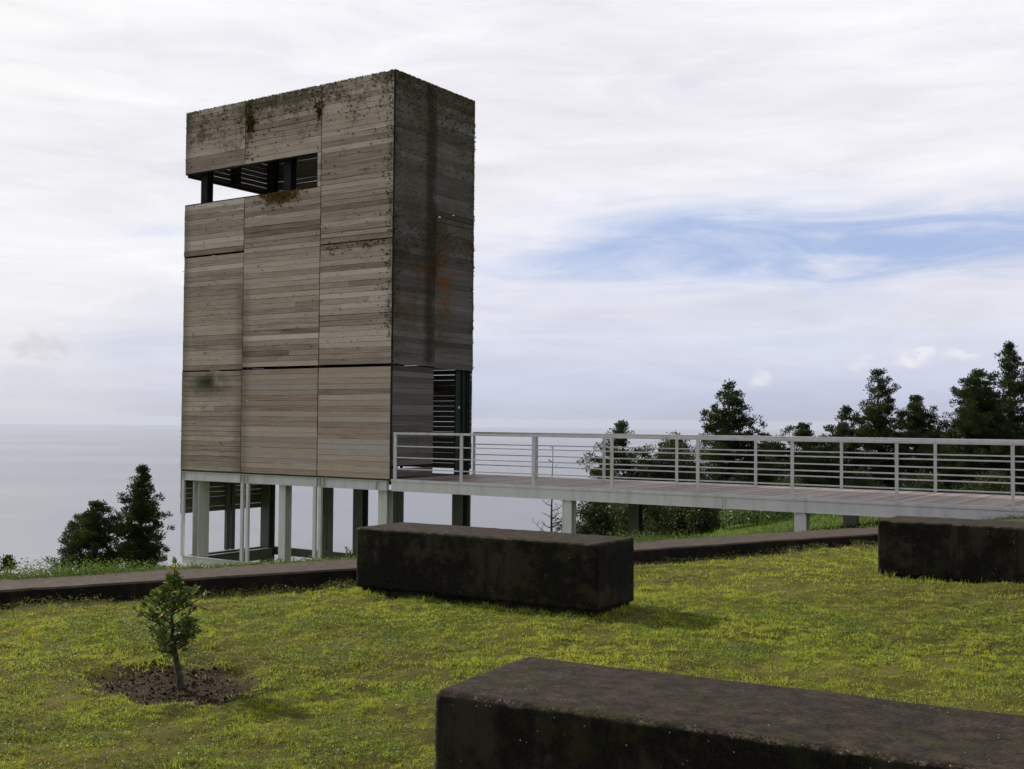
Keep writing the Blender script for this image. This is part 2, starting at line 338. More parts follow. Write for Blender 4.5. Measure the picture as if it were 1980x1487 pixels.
def hz(x, y):
    x = np.asarray(x, float); y = np.asarray(y, float)
    u = (x-K0[0])*KN[0]+(y-K0[1])*KN[1]; t = (x-K0[0])*KD[0]+(y-K0[1])*KD[1]
    lawn = -0.262 + .055*sst(t, 3, 11) + lumps(x, y)
    d = np.hypot((x-TREE[0])/.62, (y-TREE[1])/.50); ang = np.arctan2(y-TREE[1], x-TREE[0])
    d = d*(1+.14*np.sin(3*ang+.5)+.09*np.sin(7*ang))
    lawn = lawn - .045*sst(1-d, -.02, .35) + .007*np.exp(-((d-1.12)/.16)**2) + .02*np.exp(-(d/.22)**2)
    k = .26 - .18*sst(t, 9, 18.5)
    v = np.maximum(u-.60, 0); U = 1.0+8.5*sst(t, 9, 16)
    out = -0.15 - k*v - np.maximum(v-U, 0)*(.50-.08*sst(t, 8, 17)) + .03*np.sin(t*1.9)*sst(v, .3, 2) + .25*np.sin(x*.21)*np.sin(y*.27+1)*sst(v, 12, 30)
    z = np.where(u > .45, out, lawn)
    return np.maximum(z, -245.0)
def axis(lo, hi, st, far):
    a = list(np.arange(lo, hi, st)); s = st
    b = []; q = a[-1]
    while q < far: s *= 1.22; q += s; b.append(q)
    c = []; q = a[0]; s = st
    while q > -far: s *= 1.22; q -= s; c.append(q)
    return np.array(c[::-1]+a+b)
gx = axis(6.5, 18.0, .045, 1500); gy = axis(-18.5, -4.5, .05, 1500)
X, Y = np.meshgrid(gx, gy, indexing='ij'); Z = hz(X, Y)
nx, ny = X.shape; idx = np.arange(nx*ny).reshape(nx, ny)
qf = np.stack([idx[:-1, :-1], idx[1:, :-1], idx[1:, 1:], idx[:-1, 1:]], -1).reshape(-1, 4)
def ground_mat():
    m, t, p = new_mat('turf_soil')
    a = t.noise(p, 1.1, 6, .6); b = t.noise(p, 9, 6, .7); c = t.noise(p, 45, 4, .7)
    f = t.math('ADD', t.math('MULTIPLY', a, .5), t.math('ADD', t.math('MULTIPLY', b, .35), t.math('MULTIPLY', c, .25)))
    col = t.ramp(f, [(.36, (.028, .020, .009)), (.48, (.055, .046, .014)), (.58, (.080, .080, .018)), (.70, (.125, .095, .038))])
    # bare soil of the planting hole and along the kerb
    dx = t.math('DIVIDE', t.math('SUBTRACT', t.dot(p, (1, 0, 0)), TREE[0]), .66); dy = t.math('DIVIDE', t.math('SUBTRACT', t.dot(p, (0, 1, 0)), TREE[1]), .54)
    d = t.math('SQRT', t.math('ADD', t.math('MULTIPLY', dx, dx), t.math('MULTIPLY', dy, dy)))
    hole = t.sstep(t.math('ADD', d, t.math('MULTIPLY', t.math('SUBTRACT', b, .5), 1.2)), 1.02, .72)
    u = t.math('ADD', t.dot(p, (KN[0], KN[1], 0)), -float(K0@KN))
    kerb = t.sstep(t.math('ADD', u, t.math('MULTIPLY', t.math('SUBTRACT', b, .5), .5)), -.34, -.16)
    out = t.sstep(u, .5, .6)
    soil = t.ramp(t.math('ADD', t.math('MULTIPLY', b, .6), t.math('MULTIPLY', c, .4)), [(.3, (.018, .013, .008)), (.5, (.042, .032, .020)), (.68, (.080, .063, .042))])
    col = t.mix(t.math('MAXIMUM', hole, t.math('MULTIPLY', kerb, t.math('SUBTRACT', 1.0, out))), col, soil)
    col = t.mix(out, col, t.ramp(f, [(.38, (.030, .050, .010)), (.55, (.060, .100, .016)), (.7, (.10, .14, .03))]))
    finish(t, col, .95, .05, t.math('ADD', b, t.math('MULTIPLY', c, .7)), .4, .008); return m
g = link('ground', np_mesh('ground', np.stack([X, Y, Z], -1).reshape(-1, 3), [qf], None, True), ground_mat()); g['kind'] = 'structure'

# sea far below, out to the horizon
SEA = -215.0
def disc(r0, r1, n, z):
    rr = np.geomspace(r0, r1, 40); th = np.linspace(0, 2*np.pi, n, endpoint=False)
    v = np.array([[CAM[0]+r*math.cos(q), CAM[1]+r*math.sin(q), z] for r in rr for q in th])
    f = np.array([[i*n+j, i*n+(j+1) % n, (i+1)*n+(j+1) % n, (i+1)*n+j] for i in range(39) for j in range(n)])
    v = np.vstack([v, [CAM[0], CAM[1], z]]); tri = np.array([[len(v)-1, (j+1) % n, j] for j in range(n)])
    return np_mesh('sea', v, [f[:, ::-1], tri[:, ::-1]])
def sea_mat():
    m, t, p = new_mat('sea_water')
    n = t.noise(t.vmul(p, (1, 1, 1)), .012, 6, .6); l = t.noise(p, .0009, 4, .55, .6)
    col = t.mix(t.sstep(l, .35, .7), (.185, .205, .25), (.235, .25, .295))
    finish(t, col, .55, .25, n, .25, 6.0); return m
me = disc(300, 34000, 96, SEA); s_ = link('sea', me, sea_mat()); s_['kind'] = 'structure'
me.calc_loop_triangles()
if me.polygons[0].normal.z < 0: me.flip_normals()

# ------------------------------------------------------------------ tower
X0, X1, X2, X3, WY = -7.03, -4.81, -2.22, 0.0, 3.10
tower = thing('observation_tower', (-3.5, 1.55, -4.0), 'tall weathered timber-clad lookout tower on grey steel legs at the end of the footbridge', 'tower')
PITCH_B = .129
def panel(axis_, a0, a1, z0, z1, plane, out, mat, gap=(.004, .009), big=0.0, name='cladding_panel', label=None, thick=.024):
    """horizontal boards spanning a0..a1 on a wall plane; 'out' is the outward sign"""
    mb = MB(); n = max(1, round((z1-z0)/PITCH_B)); p = (z1-z0)/n; z = z0
    base = rng.random()*.12
    for i in range(n):
        gp = rng.uniform(*gap) if rng.random() > big else (rng.uniform(.012, .022) if mat is not INNER else rng.uniform(.009, .015))
        o = rng.normal(0, .0025); r = float(np.clip(rng.normal(.44, .21)+base-.06, 0, 1))
        e0, e1 = a0+rng.normal(0, .002), a1+rng.normal(0, .002); za, zb = z+gp/2, z+p-gp/2
        s0, s1 = rng.normal(0, .0015, 2)
        cut = a0+(a1-a0)*rng.uniform(.25, .75) if (a1-a0) > 1.9 and rng.random() < .08 else None
        segs = [(e0, e1, r)] if cut is None else [(e0, cut-.0015, r), (cut+.0015, e1, float(np.clip(r+rng.normal(0, .2), 0, 1)))]
        for q0, q1, rr in segs:
            pr, pf = plane+out*(o), plane+out*(o+thick)
            P = lambda q, d, zz: [q, d, zz] if axis_ == 'x' else [d, q, zz]
            v = [P(q0, pf, za+s0), P(q1, pf, za+s1), P(q1, pr, za+s1), P(q0, pr, za+s0), P(q0, pf, zb+s0), P(q1, pf, zb+s1), P(q1, pr, zb+s1), P(q0, pr, zb+s0)]
            if (axis_ == 'x') == (out > 0): v = [v[k] for k in (1, 0, 3, 2, 5, 4, 7, 6)]
            mb.hexa(v, rr)
        z += p
    ob = mb.build(name, mat, tower)
    if label: ob['label'] = label
    return ob
g_ = .015
# front
panel('x', X0, X1-g_, .0, 2.53, 0.0, -1, W_UP, label='bottom left cladding panel stained green at its top')
panel('x', X0+.005, X1-g_, 2.56, 5.49, .010, -1, W_UP)
panel('x', X0, X1-g_, 5.53, 6.86, 0.0, -1, W_UP, big=.06)
panel('x', X0, X1-g_, 7.70, 9.30, 0.0, -1, W_UP, big=.06)
panel('x', X1+g_, X2-g_, .0, 2.545, -.012, -1, W_LOW, (.002, .006), label='pinkish newer boards low on the front')
panel('x', X1+g_, X2-g_, 2.61, 6.86, 0.0, -1, W_UP, big=.03)
panel('x', X1+g_, X2-g_, 7.70, 9.30, 0.0, -1, W_UP, big=.06)
panel('x', -2.335, X2-g_, 6.865, 7.695, 0.0, -1, W_UP)
panel('x', X2+g_, X3-.004, .0, 2.545, -.012, -1, W_LOW, (.002, .006), label='pinkish newer boards beside the bridge end')
panel('x', X2+g_, X3-.004, 2.61, 5.455, 0.0, -1, W_UP, big=.02)
panel('x', X2+g_, X3-.004, 5.475, 9.30, 0.0, -1, W_UP, big=.02)
# right (bridge side): near panel down to the deck, far panel stops above the doorway
YS = 1.52
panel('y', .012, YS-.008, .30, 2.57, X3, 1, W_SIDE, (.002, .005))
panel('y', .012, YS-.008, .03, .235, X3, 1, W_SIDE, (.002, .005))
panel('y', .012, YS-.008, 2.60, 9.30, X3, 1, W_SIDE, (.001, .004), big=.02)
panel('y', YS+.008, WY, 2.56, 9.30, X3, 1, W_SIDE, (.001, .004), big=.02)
# back and left walls, seen from inside
for a, b in ((X0, X1), (X1, X2), (X2, X3)):
    panel('x', a+.01, b-.01, .13, 6.50, WY, 1, INNER, (.001, .0045), big=.14)
    panel('x', a+.01, b-.01, 6.515, 9.30, WY, 1, INNER, (.001, .005), big=.45)
panel('y', .012, WY-.01, -1.14, 6.86, X0, -1, INNER, (.001, .0045), big=.03)
panel('y', .012, WY-.01, 7.70, 9.30, X0, -1, INNER, (.003, .010), big=.3)
# window trim
mb = MB()
mb.box((X0, -.020, 6.862), (-2.34, .07, 6.885)); mb.box((X0, -.018, 7.675), (-2.34, .06, 7.694)); mb.box((-2.352, -.02, 6.885), (-2.338, .06, 7.675))
mb.box((X0-.02, .075, 6.862), (X0+.05, WY-.05, 6.885)); mb.box((X0-.02, .075, 7.62), (X0+.05, WY-.05, 7.694))
mb.build('window_frame', DSTEEL, tower)
for x_, spans in ((X1, ((0, 6.86), (7.70, 9.28))), (X2, ((0, 9.28),))):
    sb = MB()
    for a, b in spans: sb.box((x_-.05, .006, a), (x_+.017, .012, b))
    sb.build('seam_strip', DSTEEL, tower)
# corner trims
for (x, y) in ((X3+.004, -.008),):
    MB().box((x-.003, y-.018, .0), (x+.022, y+.016, 9.31)).build('corner_trim', DSTEEL, tower)
MB().box((X3+.004, YS-.006, 2.58), (X3+.008, YS+.006, 9.3)).build('seam_strip', DSTEEL, tower)
# dark green door leaf folded back inside the doorway
dl = MB().box((-.085, 2.50, .02), (-.045, 3.07, 2.54)).build('door', DOORM, tower)
MB().box((-.045, 2.60, 1.62), (-.040, 2.66, 1.68)).build('door_plate', STEEL, dl)
# unseen roof deck added over the dark interior, wide gaps let skylight in
mb = MB()
for i in range(50): mb.box((X0+.05+i*.139, .05, 8.95), (X0+.05+i*.139+.085, WY-.03, 8.975), rng.random())
mb.build('roof_deck', INNER, tower)
mb = MB()
for i in range(50): mb.box((X0+.05+i*.139, .05, -.035), (X0+.05+i*.139+.133, WY-.03, -.005), rng.random())
mb.build('floor_deck', INNER, tower)
# upper floor, reached by the stairs
mb = MB()
for i in range(50): mb.box((X0+.05+i*.139, .05, 5.70), (X0+.05+i*.139+.133, WY-.03, 5.73), rng.random())
mb.build('floor_deck', INNER, tower)

def hsec(mb, x, y, z0, z1, w=.20, d=.22, rot=False, t=.014):
    if not rot:
        mb.box((x-w/2, y-d/2, z0), (x+w/2, y-d/2+t, z1)); mb.box((x-w/2, y+d/2-t, z0), (x+w/2, y+d/2, z1)); mb.box((x-t/2, y-d/2+t, z0), (x+t/2, y+d/2-t, z1))
    else:
        mb.box((x-w/2, y-d/2, z0), (x-w/2+t, y+d/2, z1)); mb.box((x+w/2-t, y-d/2, z0), (x+w/2, y+d/2, z1)); mb.box((x-w/2+t, y-t/2, z0), (x+w/2-t, y+t/2, z1))
    return mb
def zb(x, y): return float(hz(x, y))-.3
# legs under the tower
for (x, y, rot, w, d) in ((-6.56, .27, True, .22, .36), (-3.54, .27, False, .22, .22), (-.36, .27, False, .26, .22)):
    hsec(MB(), x, y, zb(x, y), -.28, w, d, rot).build('leg', STEEL, tower)
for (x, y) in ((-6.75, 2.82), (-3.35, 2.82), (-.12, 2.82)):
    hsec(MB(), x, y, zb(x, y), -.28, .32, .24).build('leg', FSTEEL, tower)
for x, y, m in ((-6.56, .30, DSTEEL), (-3.56, .30, DSTEEL), (-.36, .30, DSTEEL), (-6.75, 2.82, DSTEEL), (-3.35, 2.82, DSTEEL), (-.12, 2.82, DSTEEL)):
    hsec(MB(), x, y, 0.0, 8.94, .24, .20, False).build('column', m, tower)
# slim paired uprights carrying the panel joints, from the base frame to the top
zf = -2.22
for y, m in ((.045, STEEL), (WY-.07, FSTEEL)):
    for x in (X0+.05, X1+.02, X1+.21, X2-.12, X2+.05, X3-.05):
        if abs(x-(X3-.05)) < .01 and y < 1: continue
        wd = .045 if y < 1 else .075; MB().box((x-wd, y-.03, zf), (x+wd, y+.03, -.27)).build('upright', m, tower)
        MB().box((x-.03, y-.02, .0), (x+.03, y+.03, 9.2)).build('stud', DSTEEL, tower) if not (y < 1 and x < -2.4) else [MB().box((x-.03, y-.02, a), (x+.03, y+.03, b)).build('stud', DSTEEL, tower) for a, b in ((.0, 6.85), (7.71, 9.2))]
for y in (1.62,):
    MB().box((X0+.02, y-.14, -2.2), (X0+.12, y-.03, -.27)).build('upright', FSTEEL, tower)
    MB().box((X0+.02, y+.04, -2.2), (X0+.12, y+.15, -.27)).build('upright', FSTEEL, tower)
    MB().box((X0+.02, y-.09, 0), (X0+.12, y+.1, 6.85)).build('stud', DSTEEL, tower)
    MB().box((X0+.02, y-.12, 7.7), (X0+.2, y+.1, 9.2)).build('stud', DSTEEL, tower)
# ring beams at floor level and at the base (I sections)
def ibeam_x(x0, x1, y, z0, z1, w=.11, t=.012):
    m = MB(); m.box((x0, y-w/2, z0), (x1, y+w/2, z0+t)); m.box((x0, y-w/2, z1-t), (x1, y+w/2, z1)); m.box((x0, y-.005, z0+t), (x1, y+.005, z1-t)); return m
def ibeam_y(y0, y1, x, z0, z1, w=.11, t=.012):
    m = MB(); m.box((x-w/2, y0, z0), (x+w/2, y1, z0+t)); m.box((x-w/2, y0, z1-t), (x+w/2, y1, z1)); m.box((x-.005, y0, z0+t), (x+.005, y1, z1-t)); return m
fb = ibeam_x(X0+.01, X3-.10, .070, -.265, -.042, .13)
for x in (X0+.04, X1-.06, X1+.06, X1+.17, X2-.06, X2+.03, X2+.14, -.45, -.13):
    fb.box((x-.008, .006, -.252), (x+.008, .064, -.055))
fb.build('floor_beam', STEEL, tower)
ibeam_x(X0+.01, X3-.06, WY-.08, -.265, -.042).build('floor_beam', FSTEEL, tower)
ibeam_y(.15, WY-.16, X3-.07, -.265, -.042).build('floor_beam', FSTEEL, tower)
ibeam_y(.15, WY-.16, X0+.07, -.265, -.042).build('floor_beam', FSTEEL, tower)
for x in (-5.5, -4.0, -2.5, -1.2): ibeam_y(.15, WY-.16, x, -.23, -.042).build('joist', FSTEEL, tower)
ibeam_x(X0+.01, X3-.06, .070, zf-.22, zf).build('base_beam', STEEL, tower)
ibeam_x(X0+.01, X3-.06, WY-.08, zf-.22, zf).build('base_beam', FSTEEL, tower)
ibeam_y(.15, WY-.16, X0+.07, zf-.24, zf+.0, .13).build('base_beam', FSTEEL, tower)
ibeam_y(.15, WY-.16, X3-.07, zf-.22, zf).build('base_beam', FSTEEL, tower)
ibeam_y(.46, WY-.30, -6.56, zf-.30, zf-.01, .16).build('base_beam', FSTEEL, tower)
# stair flights inside
for (xa, za_, xb, zb_, yy) in ((-5.9, .0, -1.2, 2.85, 1.3), (-1.2, 2.85, -5.9, 5.7, 2.2)):
    st = MB(); n = 15
    for i in range(n):
        f = (i+.5)/n; st.box((xa+(xb-xa)*f-.14, yy-.4, za_+(zb_-za_)*f), (xa+(xb-xa)*f+.14, yy+.4, za_+(zb_-za_)*f+.035))
    st.bar((xa, yy-.42, za_), (xb, yy-.42, zb_), .03, .2); st.bar((xa, yy+.42, za_), (xb, yy+.42, zb_), .03, .2)
    st.build('stair_flight', DSTEEL, tower)

# moss tufts on the cladding
def moss():
    P = []; S = []
    def add(x, y, z, s, n=1): P.append((x, y, z)); S.append(s)
    for _ in range(520):                     # top edge and scattered, front
        x = rng.uniform(X0, X3); z = 9.30-abs(rng.exponential(.55))
        if 6.87 < z < 7.7 and x < -2.34: continue
        if z < 4.5: continue
        add(x, -.03, z, rng.uniform(.008, .026))
    for _ in range(260):                     # exposed corner, and beside each joint
        add(X3-abs(rng.exponential(.12))-.02, -.03, rng.uniform(3.2, 9.3), rng.uniform(.008, .026))
    for _ in range(110): add(X1+abs(rng.normal(0, .16))+.05, -.03, rng.uniform(7.75, 9.3), rng.uniform(.008, .026))
    for _ in range(110): add(X1+.20+rng.normal(0, .07), -.035, 8.75+rng.normal(0, .13), rng.uniform(.015, .045))
    for _ in range(60): add(X2-.07+rng.normal(0, .05), -.035, 8.72+rng.normal(0, .12), rng.uniform(.012, .035))
    for _ in range(260): add(-3.55+rng.normal(0, .33), -.035, 6.86-abs(rng.normal(0, .12)), rng.uniform(.012, .04))
    for _ in range(360): add(rng.uniform(X0, X3), -.03, rng.uniform(2.7, 6.8), rng.uniform(.006, .018))
    for _ in range(70): add(rng.uniform(X2+.2, X3-.1), -.03, 5.35+rng.normal(0, .07), rng.uniform(.008, .028))
    for _ in range(60): add(rng.uniform(X0, X1), -.03, rng.uniform(.3, 2.4), rng.uniform(.006, .018))
    for _ in range(500):                     # top rim
        add(rng.uniform(X0, X3), rng.uniform(-.02, .01), 9.305, rng.uniform(.006, .018))
    for _ in range(520):                     # bridge side, top and corners
        yy = rng.uniform(0, WY); zz = 9.30-abs(rng.exponential(.7)); 
        if zz > 3: add(X3+.03, yy, zz, rng.uniform(.008, .024))
    for _ in range(420): add(X3+.03, (abs(rng.normal(0, .12)) if rng.random() < .5 else WY-abs(rng.normal(0, .1))), rng.uniform(2.6, 9.3), rng.uniform(.008, .024))
    for _ in range(320): add(X3+.03, rng.uniform(0, WY), 5.6+rng.normal(0, .3), rng.uniform(.008, .022))
    for _ in range(400): add(X3+.01, rng.uniform(0, WY), 9.305, rng.uniform(.006, .02))
    P = np.array(P); S = np.array(S); K = 16
    c = np.repeat(P, K, 0); s = np.repeat(S, K)[:, None]
    d = rng.normal(size=c.shape); d /= np.linalg.norm(d, axis=1)[:, None]
    side = np.where(np.repeat(P[:, 0] > -.001, K)[:, None], [[1, 0, 0]], [[0, -1, 0]])
    d = d + side*.6; a = rng.normal(size=c.shape); a = np.cross(d, a); a /= np.linalg.norm(a, axis=1)[:, None]
    b = c + d*s*rng.uniform(.1, .7, s.shape)
    V = np.stack([b-a*s*.35, b+a*s*.35, b+d*s*.9], 1).reshape(-1, 3)
    f = np.arange(len(V)).reshape(-1, 3)
    rr = np.clip(np.repeat(rng.beta(2, 3.2, len(P)), K)+rng.normal(0, .08, len(f)), 0, 1)
    near = (np.abs(P[:, 0]+3.55) < 1) & (np.abs(P[:, 2]-6.75) < .4) & (P[:, 1] < 0)
    rr = np.where(np.repeat(near, K), np.clip(rng.normal(.88, .12, len(f)), 0, 1), rr)
    o = link('moss', np_mesh('moss', V, [f], rr), MOSSM, tower); o['kind'] = 'stuff'
moss()

# ------------------------------------------------------------------ footbridge
BX0, BX1, BW = .06, 18.4, 3.18
bridge = thing('footbridge', (9.0, BW/2, -.3), 'long grey steel footbridge with plank deck and bar railings leading to the tower', 'footbridge')
mb = MB(); x = BX0
while x < BX1:
    w = .138; mb.box((x, .02, -.04+rng.normal(0, .0012)), (x+w, BW-.02, .004+rng.normal(0, .0015)), float(np.clip(rng.normal(.5, .25), 0, 1))); x += w+.006
mb.build('deck', DECK, bridge)
for y, m in ((0.0, STEEL), (BW, STEEL)):
    s = -1 if y == 0 else 1
    bm_ = MB()
    bm_.box((BX0, y-.055*0-(.065 if s > 0 else .0)-(.0), -.008 if False else -.055), (BX1, y+(.0 if s > 0 else .065), -.043))   # inner top flange
    bm_ = MB()
    ya, yb_ = (y-.05, y+.05)
    bm_.box((BX0, ya, -.262), (BX1, yb_, -.25)); bm_.box((BX0, ya, -.058), (BX1, yb_, -.046)); bm_.box((BX0, y-.005-s*-.0, -.25), (BX1, y+.005, -.058))
    if s < 0:   # outer channel face carries the visible web
        bm_.box((BX0, ya-.006, -.046), (BX1, ya+.03, .006))
        bm_.box((BX0, ya+.012, -.25), (BX1, ya+.02, -.058))
    else:
        bm_.box((BX0, yb_-.03, -.046), (BX1, yb_+.006, .006))
    for xs in (8.03,):
        bm_.box((xs-.01, ya-.004, -.25), (xs+.01, ya+.011, -.058)); bm_.box((xs+.05, ya-.004, -.25), (xs+.062, ya+.011, -.058))
    bm_.build('edge_beam', m, bridge)
for x in np.arange(1.2, 18, 1.6): ibeam_y(.06, BW-.06, x, -.20, -.045, .09).build('cross_beam', FSTEEL, bridge)
for x in (4.62, 9.49, 14.35):
    z = zb(x, 0)
    c_ = hsec(MB(), x+.02, .09, z, -.274, .22, .19); c_.box((x-.11, -.02, -.274), (x+.15, .20, -.262))
    for q in (-.06, .10): c_.box((x+q-.012, -.045, -.295), (x+q+.012, -.02, -.25))
    c_.build('bridge_leg', STEEL, bridge)
    z = zb(x, BW)
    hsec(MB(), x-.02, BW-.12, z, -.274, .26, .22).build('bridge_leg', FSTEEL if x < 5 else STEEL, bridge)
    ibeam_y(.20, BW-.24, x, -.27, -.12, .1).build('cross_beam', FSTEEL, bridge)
PS = 1.843
for y, off, s in ((-.03, .165, -1), (BW+.03, .02, 1)):
    rl = bpy.data.objects.new('railing', None); C.objects.link(rl); rl.parent = bridge; rl.location = Vector((.3, y, 0))-Vector(bridge.location)
    n = int((BX1-off)/PS)+1
    end = off+(n-1)*PS
    tr = MB(); tr.box((off-.035, y-.035, 1.005), (end+.035, y+.035, 1.055)); tr.build('top_rail', STEEL, rl, bevel=.006)
    for z in (.745, .492, .238):
        MB().box((off, y-.012, z-.012), (end, y+.012, z+.012)).build('bar', STEEL, rl)
    for k in range(n):
        x = off+k*PS
        p_ = MB().box((x-.012, y-.032, -.24 if False else -.03), (x+.012, y+.032, 1.004)); p_.box((x-.03, y-.034, -.03), (x-.012, y-.026, 1.003)); p_.box((x+.012, y-.034, -.03), (x+.03, y-.026, 1.003))
        p_.build('post', STEEL, rl)

# ------------------------------------------------------------------ concrete benches
def bench(loc, rz, L, W, H, label, plinth=.05, seed=0):
    """loc = front left foot"""
    t = thing('concrete_bench', loc, label, 'bench', 'long concrete block benches on the lawn')
    t.rotation_euler.z = rz
    nx_, ny_, nz_ = int(L/.018), int(W/.018), int(H/.018); rr = .016
    bm = bmesh.new(); bmesh.ops.create_grid(bm, x_segments=1, y_segments=1, size=1); bm.free()
    V = {}; F = []; vl = []
    def vid(i, j, k):
        if (i, j, k) not in V:
            q = np.array([i/nx_*L, j/ny_*W, k/nz_*H]); lo = np.array([rr, rr, 0.0 if plinth == 0 else rr*.4]); hi = np.array([L-rr, W-rr, H-rr])
            c = np.clip(q, lo, hi); dd = q-c; n = np.linalg.norm(dd)
            if n > 1e-6:
                rad = rr if q[2] > .1 else rr*.4
                if (np.abs(dd) > 1e-6).sum() > 1: q = c+dd/n*rad
            w = Vector((q[0]+seed*7, q[1], q[2]))
            e = (mnoise.noise(w*2.0)*.006+mnoise.noise(w*11)*.003)
            edge = (np.abs(dd) > 1e-6).sum() > 1
            if edge: e += -abs(mnoise.noise(w*16))*.009 - max(0, mnoise.noise(w*4)-.25)*.03
            ctr = np.array([np.clip(q[0], W/2, L-W/2), W/2, H/2]); nn = q-ctr; nn /= np.linalg.norm(nn)
            V[(i, j, k)] = len(vl); vl.append(q+nn*e)
        return V[(i, j, k)]
    for i in range(nx_):
        for k in range(nz_):
            F.append((vid(i, 0, k), vid(i+1, 0, k), vid(i+1, 0, k+1), vid(i, 0, k+1))); F.append((vid(i, ny_, k), vid(i, ny_, k+1), vid(i+1, ny_, k+1), vid(i+1, ny_, k)))
    for j in range(ny_):
        for k in range(nz_):
            F.append((vid(0, j, k), vid(0, j, k+1), vid(0, j+1, k+1), vid(0, j+1, k))); F.append((vid(nx_, j, k), vid(nx_, j+1, k), vid(nx_, j+1, k+1), vid(nx_, j, k+1)))
    for i in range(nx_):
        for j in range(ny_):
            F.append((vid(i, j, nz_), vid(i+1, j, nz_), vid(i+1, j+1, nz_), vid(i, j+1, nz_))); F.append((vid(i, j, 0), vid(i, j+1, 0), vid(i+1, j+1, 0), vid(i+1, j, 0)))
    vl = np.array(vl); vl[:, 2] += plinth
    o = bpy.data.objects.new('block', np_mesh('block', vl, [np.array(F)], None, True)); C.objects.link(o); o.parent = t; o.data.materials.append(CONC)
    m = MB().box((.035, .035, -.25), (L-.035, W-.035, plinth+.02)); o = bpy.data.objects.new('plinth', m.mesh('plinth')); C.objects.link(o); o.parent = t; o.data.materials.append(CONC)
    return t
bench((9.56, -11.95, -.245), R(2.3), 2.50, .70, .545, 'dark mossy concrete bench in the middle of the lawn in front of the bridge', .05, 1)
bench((13.20, -8.03, -.225), R(0.5), 2.50, .74, .555, 'dark concrete bench at the right edge behind the lawn, nearest the bridge', .02, 2)
bench((14.04, -16.58, -.255), R(5.0), 2.50, .74, .585, 'nearest and largest looking concrete bench with mossy brown top', .02, 3)

# ------------------------------------------------------------------ low kerb wall
def kerb():
    t = thing('kerb_wall', (K0[0], K0[1], -.3), 'long low concrete kerb wall edging the lawn below the tower', 'wall')
    n = 220; ts = np.linspace(-9, 26, n); rows = []
    prof = [(0.0, -.42), (0.0, -.135), (.018, -.118), (.64, -.112), (.66, -.13), (.66, -.6)]
    for s in ts:
        zo = .03*sst(np.array(s), 3, 11)
        for (u, z) in prof:
            w = Vector((s*3, u*5, z*4)); j = mnoise.noise(w)*.006
            rows.append([K0[0]+KD[0]*s+KN[0]*(u+j), K0[1]+KD[1]*s+KN[1]*(u+j), z+j+zo])
    k = len(prof); f = np.array([[i*k+j, (i+1)*k+j, (i+1)*k+j+1, i*k+j+1] for i in range(n-1) for j in range(k-1)])
    V = np.array(rows)
    side = f.reshape(n-1, k-1, 4)
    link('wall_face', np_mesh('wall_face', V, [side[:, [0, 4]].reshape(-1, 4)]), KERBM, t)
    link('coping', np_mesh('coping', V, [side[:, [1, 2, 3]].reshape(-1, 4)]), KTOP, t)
kerb()

# ------------------------------------------------------------------ grass and weeds
def uv_(x, y): return (x-K0[0])*KN[0]+(y-K0[1])*KN[1], (x-K0[0])*KD[0]+(y-K0[1])*KD[1]
BEN = ((9.56, -11.95, R(2.3), 2.5, .70), (13.2, -8.03, R(.5), 2.5, .74), (14.04, -16.58, R(5), 2.5, .74))
def in_bench(x, y, pad=0.0):
    m = np.zeros(len(x), bool)
    for bx, by, a, L, W in BEN:
        lx = (x-bx)*math.cos(a)+(y-by)*math.sin(a); ly = -(x-bx)*math.sin(a)+(y-by)*math.cos(a)
        m |= (lx > -pad) & (lx < L+pad) & (ly > -pad) & (ly < W+pad)
    return m
def hole_d(x, y):
    a = np.arctan2(y-TREE[1], x-TREE[0]); return np.hypot((x-TREE[0])/.62, (y-TREE[1])/.50)*(1+.14*np.sin(3*a+.5)+.09*np.sin(7*a))
def blades(x, y, z, h, w, rnd, lean=.6, name='grass', mat=None, obj=True):
    n = len(x); a = rng.uniform(0, 2*np.pi, n); d = np.stack([np.cos(a), np.sin(a), 0*a], 1)
    la = rng.uniform(0, 2*np.pi, n); ln = np.abs(rng.normal(0, lean, n)); L = np.stack([np.cos(la)*ln, np.sin(la)*ln, np.ones(n)], 1)
    L /= np.linalg.norm(L, axis=1)[:, None]
    b = np.stack([x, y, z-.004], 1); w = w[:, None]; h = h[:, None]
    m = b+L*h*.55; tip = b+L*h+np.stack([np.cos(la), np.sin(la), -.5*np.ones(n)], 1)*h*.3*rng.random((n, 1))
    V = np.stack([b-d*w/2, b+d*w/2, m+d*w*.42, m-d*w*.42, tip], 1).reshape(-1, 3)
    k = np.arange(n)[:, None]*5
    q = k+np.array([[0, 1, 2, 3]]); t = k+np.array([[3, 2, 4]])
    return V, q, t, rnd
def sample_lawn(n, dmin, dmax, hfov=.50):
    d = np.sqrt(rng.uniform(dmin**2, dmax**2, n)); a = rng.uniform(-hfov, hfov, n)
    ang = YAW + a; return CAM[0]+np.sin(ang)*d, CAM[1]+np.cos(ang)*d, d
